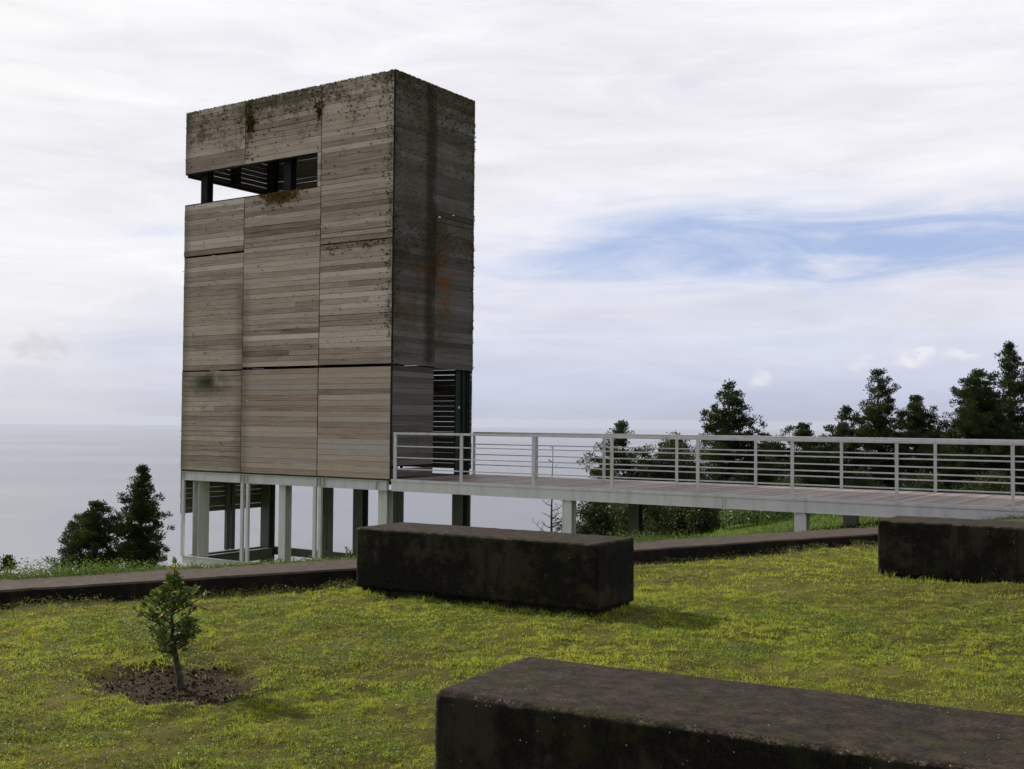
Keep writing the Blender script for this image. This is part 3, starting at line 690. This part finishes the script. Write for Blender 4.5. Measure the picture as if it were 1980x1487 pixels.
def grass():
    Vs, Qs, Ts, Rq, Rt = [], [], [], [], []; off = 0
    for (n, d0, d1, hh, ww) in ((540000, 3.0, 7.0, .022, .0034), (500000, 7.0, 11.0, .025, .0050), (320000, 11.0, 18.5, .030, .0078)):
        x, y, d = sample_lawn(n, d0, d1)
        u, t = uv_(x, y); patchy = fbm(x, y, 1.1, 3); fine = fbm(x, y, 7, 5)
        hd = hole_d(x, y)
        keep = (u < -.03) & ~in_bench(x, y) & (hd > .88+rng.normal(0, .16, n))
        tuf = fbm(x, y, 22, 77); keep &= rng.random(n) < np.clip((fine-.26)*4.5, .15, 1)*np.clip((tuf-.26)*4.0, .14, 1)
        keep &= ~((u > -.30+.2*(fine-.5)) & (rng.random(n) < .78))
        x, y, patchy, fine, u, t, hd, tuf = (q[keep] for q in (x, y, patchy, fine, u, t, hd, tuf)); n = len(x)
        lush = fbm(x, y, .55, 9)
        dry = sst(fbm(x, y, .8, 21)+.5*(fbm(x, y, 3.5, 23)-.5)+.20*sst(x-y*.0, 13.5, 16), .46, .70)
        # colour index: 0..1 on the ramp (soil brown, olive, yellow green, straw)
        r = .16+.55*patchy+.75*(fine-.5)+.95*(tuf-.5)+rng.normal(0, .13, n)
        straw = rng.random(n) < (.04+.32*dry)
        r = np.where(straw, rng.uniform(.88, 1.0, n), np.clip(r-.30*dry, .02, .86))
        dark = rng.random(n) < .16; r = np.where(dark, rng.uniform(0, .25, n), r)
        h = hh*(.35+1.1*rng.random(n))*(.35+.9*np.clip(fine-.3, 0, 1)+.6*np.clip(lush-.5, 0, 1)+1.5*np.clip(tuf-.38, 0, 1)); h = np.where(straw, h*.55, h)
        nearb = in_bench(x, y, .10); h = np.where(nearb, h*2.0, h)
        V, q, tt, _ = blades(x, y, hz(x, y), h, ww*rng.uniform(.6, 1.3, n), r, .95)
        Vs.append(V); Qs.append(q+off); Ts.append(tt+off); off += len(V); Rq.append(r); Rt.append(r)
    # longer, greener tufts missed by the mower
    m = 900; x, y, d = sample_lawn(m, 3.2, 15); u, t = uv_(x, y); k = (u < -.1) & ~in_bench(x, y, .02) & (hole_d(x, y) > 1.0) & (rng.random(m) < sst(fbm(x, y, 1.3, 71), .35, .7)); x, y = x[k], y[k]
    K = 26; n = len(x)*K; cx = np.repeat(x, K)+rng.normal(0, .022, n); cy = np.repeat(y, K)+rng.normal(0, .022, n); r = np.clip(np.repeat(rng.uniform(.2, .8, len(x)), K)+rng.normal(0, .07, n), 0, .86)
    V, q, tt, _ = blades(cx, cy, hz(cx, cy), np.repeat(rng.uniform(.03, .07, len(x)), K)*rng.uniform(.5, 1.2, n), rng.uniform(.003, .006, n), r, .7)
    Vs.append(V); Qs.append(q+off); Ts.append(tt+off); off += len(V); Rq.append(r); Rt.append(r)
    V = np.concatenate(Vs)
    o = link('grass', np_mesh('grass', V, [np.concatenate(Qs), np.concatenate(Ts)], np.concatenate(Rq+Rt)), GRASS)
    tag(o, 'short yellow green mown grass of the lawn', 'grass', None, 'stuff')
grass()
def leafcloud(c, n_dir, size, aspect=.5, rnd=None, fold=.0):
    """one diamond leaf (two triangles sharing a fold) per centre"""
    n = len(c); d = n_dir/np.linalg.norm(n_dir, axis=1)[:, None]
    a = np.cross(d, rng.normal(size=(n, 3))); a /= np.linalg.norm(a, axis=1)[:, None]+1e-9
    s = size[:, None]; nn = np.cross(d, a)
    V = np.stack([c, c+d*s*.5+a*s*aspect*.5+nn*s*fold, c+d*s, c+d*s*.5-a*s*aspect*.5+nn*s*fold], 1).reshape(-1, 3)
    k = np.arange(n)[:, None]*4; F = np.concatenate([k+np.array([[0, 1, 2]]), k+np.array([[0, 2, 3]])])
    return V, F, np.concatenate([rnd, rnd])
def lawn_weeds():
    # clover and broad little leaves, thick in the near left of the lawn
    x, y, d = sample_lawn(300000, 3.0, 13); u, t = uv_(x, y)
    f = fbm(x, y, 2.6, 31); q = fbm(x, y, .5, 33)
    keep = (u < -.05) & ~in_bench(x, y) & (hole_d(x, y) > 1.05) & (rng.random(len(x)) < np.clip((f-.44)*6, 0.14, .9)*np.clip(1.3-d/11+(q-.5)*1.8, .08, 1))
    x, y = x[keep], y[keep]; n = len(x)
    c = np.stack([x, y, hz(x, y)+rng.uniform(.008, .035, n)], 1); dr = rng.normal(size=(n, 3)); dr[:, 2] = np.abs(dr[:, 2])*.5
    V, F, rr = leafcloud(c, dr, rng.uniform(.008, .019, n), .8, rng.beta(2.2, 2, n)*.88, .1)
    parts = [(V, F, rr)]
    # untidy rank growth at the foot of the kerb and dry litter
    n = 9000; t = rng.uniform(-6, 14, n); u = -np.abs(rng.normal(0, .20, n))-.02; x = K0[0]+KD[0]*t+KN[0]*u; y = K0[1]+KD[1]*t+KN[1]*u
    k = (rng.random(n) < np.clip((fbm(x, y, 2.2, 41)-.42)*5, .05, 1)) & ~in_bench(x, y); x, y = x[k], y[k]; n = len(x)
    c = np.stack([x, y, hz(x, y)+rng.uniform(.0, .05, n)], 1); dr = rng.normal(size=(n, 3)); dr[:, 2] = np.abs(dr[:, 2])*.8
    rr0 = np.where(rng.random(n) < .6, rng.uniform(.93, 1, n), rng.uniform(0, .5, n))
    parts.append(leafcloud(c, dr, rng.uniform(.012, .045, n), .22, rr0, .1))
    off = 0; Vs = []; Fs = []; Rs = []
    for V, F, r_ in parts: Vs.append(V); Fs.append(F+off); Rs.append(r_); off += len(V)
    o = link('lawn_weeds', np_mesh('lawn_weeds', np.concatenate(Vs), [np.concatenate(Fs)], np.concatenate(Rs)), WEED)
    tag(o, 'clover and small weeds growing through the lawn', 'weeds', None, 'stuff')
lawn_weeds()
def verge():
    """rank green weeds on the slope just behind the kerb"""
    n = 7500; t = rng.uniform(-8, 18, n); u = .66+np.abs(rng.exponential(.55, n)); 
    f = fbm(t, u, 1.3, 51); hh = (.08+.20*np.clip(f-.25, 0, 1)*2)*np.where(t < 8.5, 1.0, .55)*rng.uniform(.5, 1.2, n)
    hh = hh*np.clip((u-.6)/.35, .45, 1)
    x = K0[0]+KD[0]*t+KN[0]*u; y = K0[1]+KD[1]*t+KN[1]*u; z = hz(x, y)
    K = 34; s = np.repeat(np.arange(n), K); fr = rng.random(n*K); spread = .035+.05*fr
    c = np.stack([x[s]+rng.normal(0, 1, n*K)*spread, y[s]+rng.normal(0, 1, n*K)*spread, z[s]+hh[s]*fr], 1)
    dr = rng.normal(size=(n*K, 3)); dr[:, 2] = dr[:, 2]*.4+.5
    tone = np.repeat(rng.beta(2.5, 2.2, n)*.85, K)+rng.normal(0, .1, n*K)
    V, F, r1 = leafcloud(c, dr, rng.uniform(.012, .030, n*K), .5, np.clip(tone, 0, .9), .12)
    # blades on the open bank to the right
    m = 110000; t2 = rng.uniform(-7, 24, m); u2 = .66+np.where(t2 > 6, np.abs(rng.gamma(1.2, 4.0, m)), np.abs(rng.exponential(.5, m))); x2 = K0[0]+KD[0]*t2+KN[0]*u2; y2 = K0[1]+KD[1]*t2+KN[1]*u2
    r2 = np.clip(.25+.6*fbm(x2, y2, .9, 61)+rng.normal(0, .12, m), 0, .9)
    V2, q2, t3, _ = blades(x2, y2, hz(x2, y2), rng.uniform(.04, .13, m), rng.uniform(.008, .018, m), r2, .5)
    o = link('verge_weeds', np_mesh('verge_weeds', np.concatenate([V, V2]), [F, t3+len(V), q2+len(V)], np.concatenate([r1, r2, r2])), WEED)
    tag(o, 'bright green weeds and grass on the bank behind the kerb', 'weeds', None, 'stuff')
verge()
def clods():
    n = 2600; a = rng.uniform(0, 2*np.pi, n); d = rng.random(n)**.6*1.1*(.8+.2*np.sin(a*3+1)*np.sin(a*5))
    x = TREE[0]+np.cos(a)*d*.62; y = TREE[1]+np.sin(a)*d*.50; s = rng.gamma(1.2, .0026, n)+.0012
    u = np.array([[1, 0, 0], [-1, 0, 0], [0, 1, 0], [0, -1, 0], [0, 0, 1], [0, 0, -1]], float)
    V = (np.stack([x, y, hz(x, y)+s*.3], 1)[:, None]+u[None]*s[:, None, None]*rng.uniform(.5, 1.2, (n, 6, 1))).reshape(-1, 3)
    f0 = np.array([[0, 2, 4], [2, 1, 4], [1, 3, 4], [3, 0, 4], [2, 0, 5], [1, 2, 5], [3, 1, 5], [0, 3, 5]])
    F = (np.arange(n)[:, None, None]*6+f0[None]).reshape(-1, 3)
    o = link('soil_clods', np_mesh('soil_clods', V, [F], np.repeat(rng.random(n), 8), True), SOILM)
    tag(o, 'dark crumbly soil dug over around the young tree', 'soil', None, 'stuff')
clods()
def straws():
    m = 2200; x, y, d = sample_lawn(m, 3.2, 13); f = fbm(x, y, .8, 21); u, t = uv_(x, y)
    k = (u < 0) & ~in_bench(x, y) & (rng.random(m) < .15+sst(f+.2*sst(x, 13.5, 16), .5, .7)); x, y = x[k], y[k]; n = len(x)
    a = rng.uniform(0, 2*np.pi, n); L = rng.uniform(.02, .10, n); dx, dy = np.cos(a)*L, np.sin(a)*L; z = hz(x, y)+rng.uniform(.01, .035, n); z2 = z+rng.normal(0, .012, n); w = .0015
    V = np.stack([np.stack([x-dy/L*w, y+dx/L*w, z], 1), np.stack([x+dy/L*w, y-dx/L*w, z], 1), np.stack([x+dx+dy/L*w, y+dy-dx/L*w, z2], 1), np.stack([x+dx-dy/L*w, y+dy+dx/L*w, z2], 1)], 1).reshape(-1, 3)
    o = link('dry_straw', np_mesh('dry_straw', V, [np.arange(n*4).reshape(-1, 4)]), STRAW); tag(o, 'dry straw clippings strewn over the lawn', 'straw', None, 'stuff')
straws()

# ------------------------------------------------------------------ sapling
def sapling():
    bx, by = 11.06, -15.25; bz = float(hz(bx, by))
    t = thing('young_tree', (bx, by, bz), 'young leafy tree planted in a dug patch of bare soil on the lawn', 'tree')
    H = .80; lat = lambda k: np.array([rt[0]*k, rt[1]*k, 0])
    P = [np.array([bx, by, bz-.05])+lat(.012), np.array([bx, by, bz+.06])+lat(.008), np.array([bx, by, bz+.15])-lat(.01), np.array([bx, by, bz+.26])-lat(.035), np.array([bx, by, bz+.45])-lat(.05), np.array([bx, by, bz+.62])-lat(.045), np.array([bx, by, bz+H-.02])-lat(.028)]
    mb = MB(); mb.tube(P, [.030, .020, .017, .015, .008, .0045, .002], 10)
    tips = []
    for i in range(60):
        f = rng.uniform(.0, 1)**1.2; z = .19+.47*f; c = np.array([bx, by, bz+z])-lat(.04)
        a = rng.uniform(0, 2*np.pi); L = (.165*math.sin(math.pi*(f*.76+.23))**1.1+.025)*(1 if f < .75 else .6)*rng.uniform(.7, 1.08)
        if i == 0: a = math.atan2(-rt[1], -rt[0]); L = .24; c = np.array([bx, by, bz+.36])-lat(.04)
        e = c+np.array([math.cos(a)*L, math.sin(a)*L, L*rng.uniform(.25, .8)]); m = (c+e)/2-np.array([0, 0, L*.05])
        mb.tube([c, m, e], [.0055, .004, .0018], 5); tips.append((c, e))
    mb.build('trunk', SBARK, t, True)
    cs = []; ds = []
    for c, e in tips:
        n = rng.integers(17, 25)
        for q in range(n):
            f = rng.uniform(.28, 1.05); p = c+(e-c)*f+rng.normal(0, .012, 3); cs.append(p); dd = (e-c)/np.linalg.norm(e-c)+rng.normal(0, .75, 3); ds.append(dd)
    for q in range(16): f = rng.uniform(.6, 1); cs.append(np.array([bx, by, bz+.45+.30*f])-lat(.045)+rng.normal(0, .01, 3)); ds.append(rng.normal(0, .7, 3)+[0, 0, .6])
    for q in range(6): cs.append(P[-1]-np.array([0, 0, .02])); ds.append(rng.normal(0, .5, 3)+[-.3, -.2, .8])
    cs = np.array(cs); ds = np.array(ds); n = len(cs); s = rng.uniform(.024, .050, n)
    d = ds/np.linalg.norm(ds, axis=1)[:, None]; a = np.cross(d, rng.normal(size=(n, 3))+[0, 0, 1.5]); a /= np.linalg.norm(a, axis=1)[:, None]; nn = np.cross(a, d)
    # six-sided wavy leaf folded along its midrib
    S = s[:, None]; fo = rng.uniform(.04, .16, (n, 1)); cu = rng.uniform(-.2, .1, (n, 1)); w = .27
    row = [cs, cs+d*S*.5+nn*S*cu*.3, cs+d*S+nn*S*cu, cs+d*S*.28+a*S*w*.85+nn*S*fo, cs+d*S*.68+a*S*w+nn*S*(fo+cu*.5), cs+d*S*.28-a*S*w*.85+nn*S*fo, cs+d*S*.68-a*S*w+nn*S*(fo+cu*.5)]
    V = np.stack(row, 1).reshape(-1, 3); k = np.arange(n)[:, None]*7
    q4 = np.concatenate([k+np.array([[0, 3, 4, 1]]), k+np.array([[0, 1, 6, 5]])]); t3 = np.concatenate([k+np.array([[1, 4, 2]]), k+np.array([[1, 2, 6]])])
    r_ = rng.beta(2, 2, n)*.9; r_[-22:] = rng.uniform(.85, 1, 22); r_[rng.random(n) < .04] = 1.0
    link('crown', np_mesh('crown', V, [q4, t3], np.concatenate([r_]*4)), SAPL, t)
sapling()

# ------------------------------------------------------------------ conifers and bushes beyond the lawn
def tree(px, py, dist, a, rmax, label, group=None, kind='cedar', seed=0, length=9.0, gap=.18, lean=0.0, name=None, dens=1.0, power=.56):
    g = np.random.default_rng(100+seed); top = at_depth(px, py, dist); gz = float(hz(top[0], top[1]))
    H = top[2]-gz
    t = thing(name or ('conifer_tree' if kind == 'cedar' else 'leafy_tree'), (top[0], top[1], gz), label, 'tree', group)
    mb = MB(); seg = 8; bend = g.normal(0, .12, 2)
    tp = lambda f: np.array([top[0]+bend[0]*math.sin(f*3.1)*(1-f), top[1]+bend[1]*math.sin(f*3.1)*(1-f), gz-.2+(H+.2)*f])
    mb.tube([tp(i/seg) for i in range(seg+1)], [max(.012, .16*(H/9)*(1-i/seg)**.8) for i in range(seg+1)], 8)
    CL = min(length, H*.88); C_, D_, S_, T_ = [], [], [], []
    z = .03
    sp = .33 if kind == 'cedar' else .16
    lobes = g.uniform(0, 2*np.pi, 4)
    while z < CL:
        rad = min(a*(z+.02)**power, rmax); nb = int((3.2+rad*3.0)*dens*(1.9 if kind == 'cedar' else 1))+1
        for _ in range(int(nb*(.8 if kind == 'cedar' else 1.2))):
            az_ = g.uniform(0, 2*np.pi)
            if g.random() < gap and z > .3: continue
            fl = .72+.28*math.cos(az_*2+lobes[0]+z*1.1)*math.cos(z*2.3+lobes[1])
            L = rad*g.uniform(.62, 1.12)*fl; zz = z+g.uniform(-.05, .05)
            f = 1-zz/(H+.2); b = tp(min(1, max(0, f))); rise = g.uniform(.12, .34) if kind == 'cedar' else g.uniform(-.1, .5)
            dr = np.array([math.cos(az_), math.sin(az_), rise]); e = b+dr*L
            if L > .35 and g.random() < .7: mb.tube([b, (b+e)/2-[0, 0, .05*L], e], [.016+.02*L, .010+.008*L, .006], 4)
            nc = max(1, int(L/.24))
            for c in range(nc):
                q = .08+.95*(c+g.random())/nc if nc > 1 else g.uniform(.1, 1)
                p = b+dr*L*q-np.array([0, 0, .06*L*math.sin(q*3.1)])+g.normal(0, .05+.03*L, 3)
                n = g.integers(60, 100); rr_ = g.uniform(.13, .25)*(1 if kind == 'cedar' else 1.25)
                v = g.normal(size=(n, 3)); v /= np.linalg.norm(v, axis=1)[:, None]; v *= rr_*g.random((n, 1))**.5
                if kind == 'cedar': v[:, 2] *= .72
                C_.append(p+v); D_.append(v+dr*rr_*.6+np.array([0, 0, rr_*.7]) if kind == 'cedar' else v+g.normal(0, rr_*.4, v.shape))
                S_.append(g.uniform(.06, .12, n) if kind == 'cedar' else g.uniform(.05, .10, n)); T_.append(np.clip(g.normal(g.uniform(.2, .75), .14)+g.normal(0, .12, n), 0, 1))
        z += sp*g.uniform(.7, 1.3)
    for _ in range(3):
        n = 30; C_.append(top+g.normal(0, .035, (n, 3))+np.array([0, 0, -.08])); D_.append(g.normal(0, .4, (n, 3))+[0, 0, 1]); S_.append(g.uniform(.05, .09, n)); T_.append(g.uniform(0, 1, n))
    mb.build('trunk', BARK, t, True)
    V, F, r_ = leafcloud(np.concatenate(C_), np.concatenate(D_)+1e-5, np.concatenate(S_), .42 if kind == 'cedar' else .6, np.concatenate(T_), .05)
    link('crown', np_mesh('crown', V, [F], r_), CEDAR if kind == 'cedar' else BROAD, t)
    return t
GR = 'dark conifers standing beyond the footbridge'
TREES = [
 (275, 908, 45, .72, 1.3, 'tall dark conifer left of the tower with pointed top above the sea', 'dark conifers left of the tower', 'cedar', 6, .06),
 (186, 976, 44, 1.44, 1.74, 'shorter broad conifer at the far left beside the taller pointed one', 'dark conifers left of the tower', 'cedar', 5, .22),
 (1205, 826, 40, 1.31, 1.80, 'leftmost conifer behind the bridge rail, narrow top just above the rail', GR, 'cedar', 7, .22),
 (1410, 747, 44, 1.07, 2.40, 'lone pointed conifer rising above the middle of the bridge rail', GR, 'cedar', 9, .15),
 (1552, 824, 46, 1.62, 2.16, 'low conifer just topping the rail between the lone pointed one and the tall group', GR, 'cedar', 9, .15),
 (1636, 793, 45, 1.12, 2.40, 'small conifer left of the two-headed tall pair, top a little above the rail', GR, 'cedar', 9, .15),
 (1698, 722, 46, 1.02, 2.52, 'tall ragged conifer with see-through top, left one of its pair', GR, 'cedar', 9, .28),
 (1772, 771, 47, 1.25, 2.52, 'rounded dark conifer right of the ragged see-through one', GR, 'cedar', 9, .10),
 (1893, 724, 46, 1.25, 3.12, 'dense dark conifer left of the tallest tree at the right edge', GR, 'cedar', 9, .08),
 (1951, 670, 48, 0.93, 3.12, 'tallest conifer at the right edge of the view', GR, 'cedar', 10, .22),
 (2040, 745, 47, 1.19, 2.64, 'conifer cut by the right edge of the view behind the tallest one', GR, 'cedar', 9, .15),
 (1480, 846, 47, 1.38, 2.40, 'low dark conifer behind the rail, right of the lone pointed one', GR, 'cedar', 9, .12),
 (1590, 850, 43, 1.38, 2.28, 'dark conifer hidden behind the rail bars, below the small conifer', GR, 'cedar', 9, .12),
 (1835, 838, 43, 1.38, 2.40, 'dark conifer behind the rail bars between the rounded and the dense one', GR, 'cedar', 9, .10),
]
for i, (px, py, ds, a, rm, lab, grp, kd, ln, gp) in enumerate(TREES): tree(px, py, ds, a, rm, lab, grp, kd, i, ln, gp, dens=(1.7, 1.5, .95, 1.05, 1.1, 1.0, .9, 1.3, 1.4, 1.0, 1.1, 1, 1, 1)[i])
GB = 'leafy trees and bushes under the footbridge'
for i, (px, py, ds, a, rm, lab) in enumerate((
 (1306, 850, 40, 1.35, 1.6, 'olive rounded tree behind the bridge rail between the first two conifers'),
 (1152, 972, 34, 1.35, 1.3, 'dark leafy tree under the bridge just right of the bare tree'),
 (1240, 955, 33, 1.4, 1.5, 'dark leafy tree seen around the second far bridge leg'),
 (1335, 950, 34, 1.4, 1.6, 'darkest leafy tree under the bridge left of the pale broad-leaved plants'),
 (1425, 940, 37, 1.4, 1.7, 'shaded tree behind the pale broad-leaved plants under the bridge'),
 (1530, 930, 40, 1.4, 1.7, 'shaded tree behind the near bridge leg and the broad-leaved plants'),
 (1660, 925, 41, 1.4, 1.8, 'dark leafy tree low behind the rail above the right grassy bank'),
 (1790, 925, 40, 1.4, 1.8, 'dark leafy tree low behind the rail left of the right-hand bench'),
 (1920, 925, 40, 1.4, 1.8, 'dark leafy tree low behind the rail at the right edge'))):
    tree(px, py, ds, a, rm, lab, GB, 'broad', 50+i, 6.0, .05, power=.5, dens=1.15)
tree(14, 1082, 40, .6, .8, 'tip of a small conifer just above the weeds at the left edge', None, 'cedar', 90, 3.0, .2)

def dead_tree():
    top = at_depth(1070, 862, 36); gz = float(hz(top[0], top[1])); g = np.random.default_rng(5)
    t = thing('bare_tree', (top[0], top[1], gz), 'thin dead bare tree seen through the bridge railing right of the tower', 'tree')
    H = top[2]-gz; P = [np.array([top[0], top[1], gz-.2+(H+.2)*i/14])-np.array([rt[0], rt[1], 0])*.10*(1-i/14)+g.normal(0, .012, 3) for i in range(15)]
    mb = MB(); mb.tube(P, [max(.010, .085*(1-i/14.5)) for i in range(15)], 8)
    def br(b, az_, L, r0, lev):
        n = 6; pts = [b]; d = np.array([math.cos(az_), math.sin(az_), -.05])
        for i in range(n):
            d = d+np.array([0, 0, .17])+g.normal(0, .1, 3); d /= np.linalg.norm(d); pts.append(pts[-1]+d*L/n)
            if lev < 2 and i > 0 and g.random() < .6: br(pts[-1], g.uniform(0, 6.3), L*g.uniform(.25, .5), r0*.5, lev+1)
        mb.tube(pts, [max(.004, r0*(1-i/(n+.5))) for i in range(n+1)], 5)
    for i in range(46):
        dz = g.uniform(.1, 5.0); f = 1-dz/H; b = np.array([top[0], top[1], gz])+np.array([-rt[0]*.1*(1-f), -rt[1]*.1*(1-f), H*f])
        br(b, g.uniform(0, 6.3), min(.16+.20*dz, 1.0)*g.uniform(.35, 1.0), .010+.004*dz, 0 if dz > .8 else 1)
    mb.build('trunk', DEADW, t, True)
dead_tree()

# pale broad-leaved plants on the bank
def ginger():
    g = np.random.default_rng(3)
    spots = [(1404, 4.6), (1420, 5.4), (1436, 4.8), (1452, 5.6), (1466, 4.9), (1480, 5.8), (1495, 5.1), (1510, 5.9), (1526, 5.3), (1440, 6.2), (1474, 6.6), (1503, 6.7), (1524, 6.5), (1573, 6.6), (1586, 7.3), (1600, 6.9), (1614, 7.5), (1630, 7.2)]
    for i, (px, yy) in enumerate(spots):
        d = ray(px, 1010); p = CAM+d*((yy-CAM[1])/d[1])
        bz = float(hz(p[0], p[1]))
        t = thing('broad_leaved_plant', (p[0], p[1], bz), 'pale broad-leaved plant in the clump left of the near bridge leg' if px < 1550 else 'broad-leaved plant in the small clump right of the near bridge leg', 'plant', 'pale broad-leaved plants on the bank left of the leg' if px < 1550 else 'broad-leaved plants on the bank right of the leg')
        cs, ds = [], []; st = MB()
        for s in range(9):
            b = np.array([p[0], p[1], bz])+np.append(g.normal(0, .10, 2), 0); h = g.uniform(.28, .60)*(1 if px < 1550 else .85); tip = b+np.array([g.normal(0, .06), g.normal(0, .06), h]); st.tube([b-[0, 0, .05], tip], [.009, .004], 5)
            for q in range(11):
                f = .15+.85*q/11; a_ = g.uniform(0, 6.3); cs.append(b+(tip-b)*f); ds.append([math.cos(a_), math.sin(a_), g.uniform(.2, 1.2)])
        cs = np.array(cs); ds = np.array(ds); n = len(cs)
        V, F, r_ = leafcloud(cs, ds, g.uniform(.10, .18, n), .26, g.beta(2, 2, n), .06)
        st.build('stems', WEED, t); link('leaves', np_mesh('leaves', V, [F], r_), GINGER, t)
ginger()
def stalks():
    for (px, py, d, hpx, lab, sd_) in ((62, 1095, 12.6, 60, 'dry wispy weed stalks leaning above the kerb at the far left', 1), (138, 1092, 12.8, 46, 'small dry stalk between the far left stalks and the conifers', 2)):
        g = np.random.default_rng(sd_); b = at_depth(px, py, d); b[2] = float(hz(b[0], b[1])); H = hpx/F_PX*d+.1
        t = thing('dry_weed', tuple(b), lab, 'weed'); mb = MB()
        for s in range(4 if sd_ == 1 else 2):
            k = -rt*.10*(.4+g.random()) if sd_ == 1 else rt*.03*g.normal(); pts = [b+np.array([0, 0, -.03])]
            for i in range(1, 7): f = i/6; pts.append(b+k*f*f*1.3+np.array([g.normal(0, .006), g.normal(0, .006), H*f*(1-.12*s)]))
            mb.tube(pts, [.0022]*7, 4)
            for i in range(3, 7):
                for _ in range(2): e = pts[i]+g.normal(0, .028, 3)+[0, 0, .012]; mb.tube([pts[i], e], [.0014, .001], 3)
        mb.build('stalk', STRAW, t)
    g = np.random.default_rng(9); b = at_depth(683, 1086, 12.6); b[2] = float(hz(b[0], b[1]))
    t = thing('small_shrub', tuple(b), 'small dark leafy shrub against the left end of the middle bench', 'shrub'); cs, ds = [], []; st = MB()
    for s in range(9):
        e = b+np.array([g.normal(0, .10), g.normal(0, .10), g.uniform(.14, .30)]); st.tube([b-[0, 0, .03], e], [.004, .002], 4)
        for q in range(26): f = g.uniform(.3, 1.05); cs.append(b+(e-b)*f+g.normal(0, .012, 3)); ds.append(g.normal(size=3)+[0, 0, .3])
    cs = np.array(cs); ds = np.array(ds); n = len(cs)
    st.build('stems', BARK, t); V, F, r_ = leafcloud(cs, ds, g.uniform(.015, .034, n), .6, g.beta(2, 2, n), .1); link('leaves', np_mesh('leaves', V, [F], r_), BROAD, t)
stalks()

# ------------------------------------------------------------------ sea air
def haze():
    r = 34300; me = MB().box((-r, -r, SEA-40), (r, r, 16.0)).mesh('haze')
    m = bpy.data.materials.new('sea_air'); m.use_nodes = True; t = NT(m.node_tree); t.n.clear()
    v = t.new('ShaderNodeVolumePrincipled'); v.inputs['Color'].default_value = (.63, .675, .78, 1); v.inputs['Density'].default_value = 4.0e-5; v.inputs['Anisotropy'].default_value = .1
    t.new('ShaderNodeOutputMaterial', Volume=v.outputs[0])
    o = link('haze', me, m); tag(o, 'pale sea haze softening the horizon', 'haze', None, 'stuff')
haze()
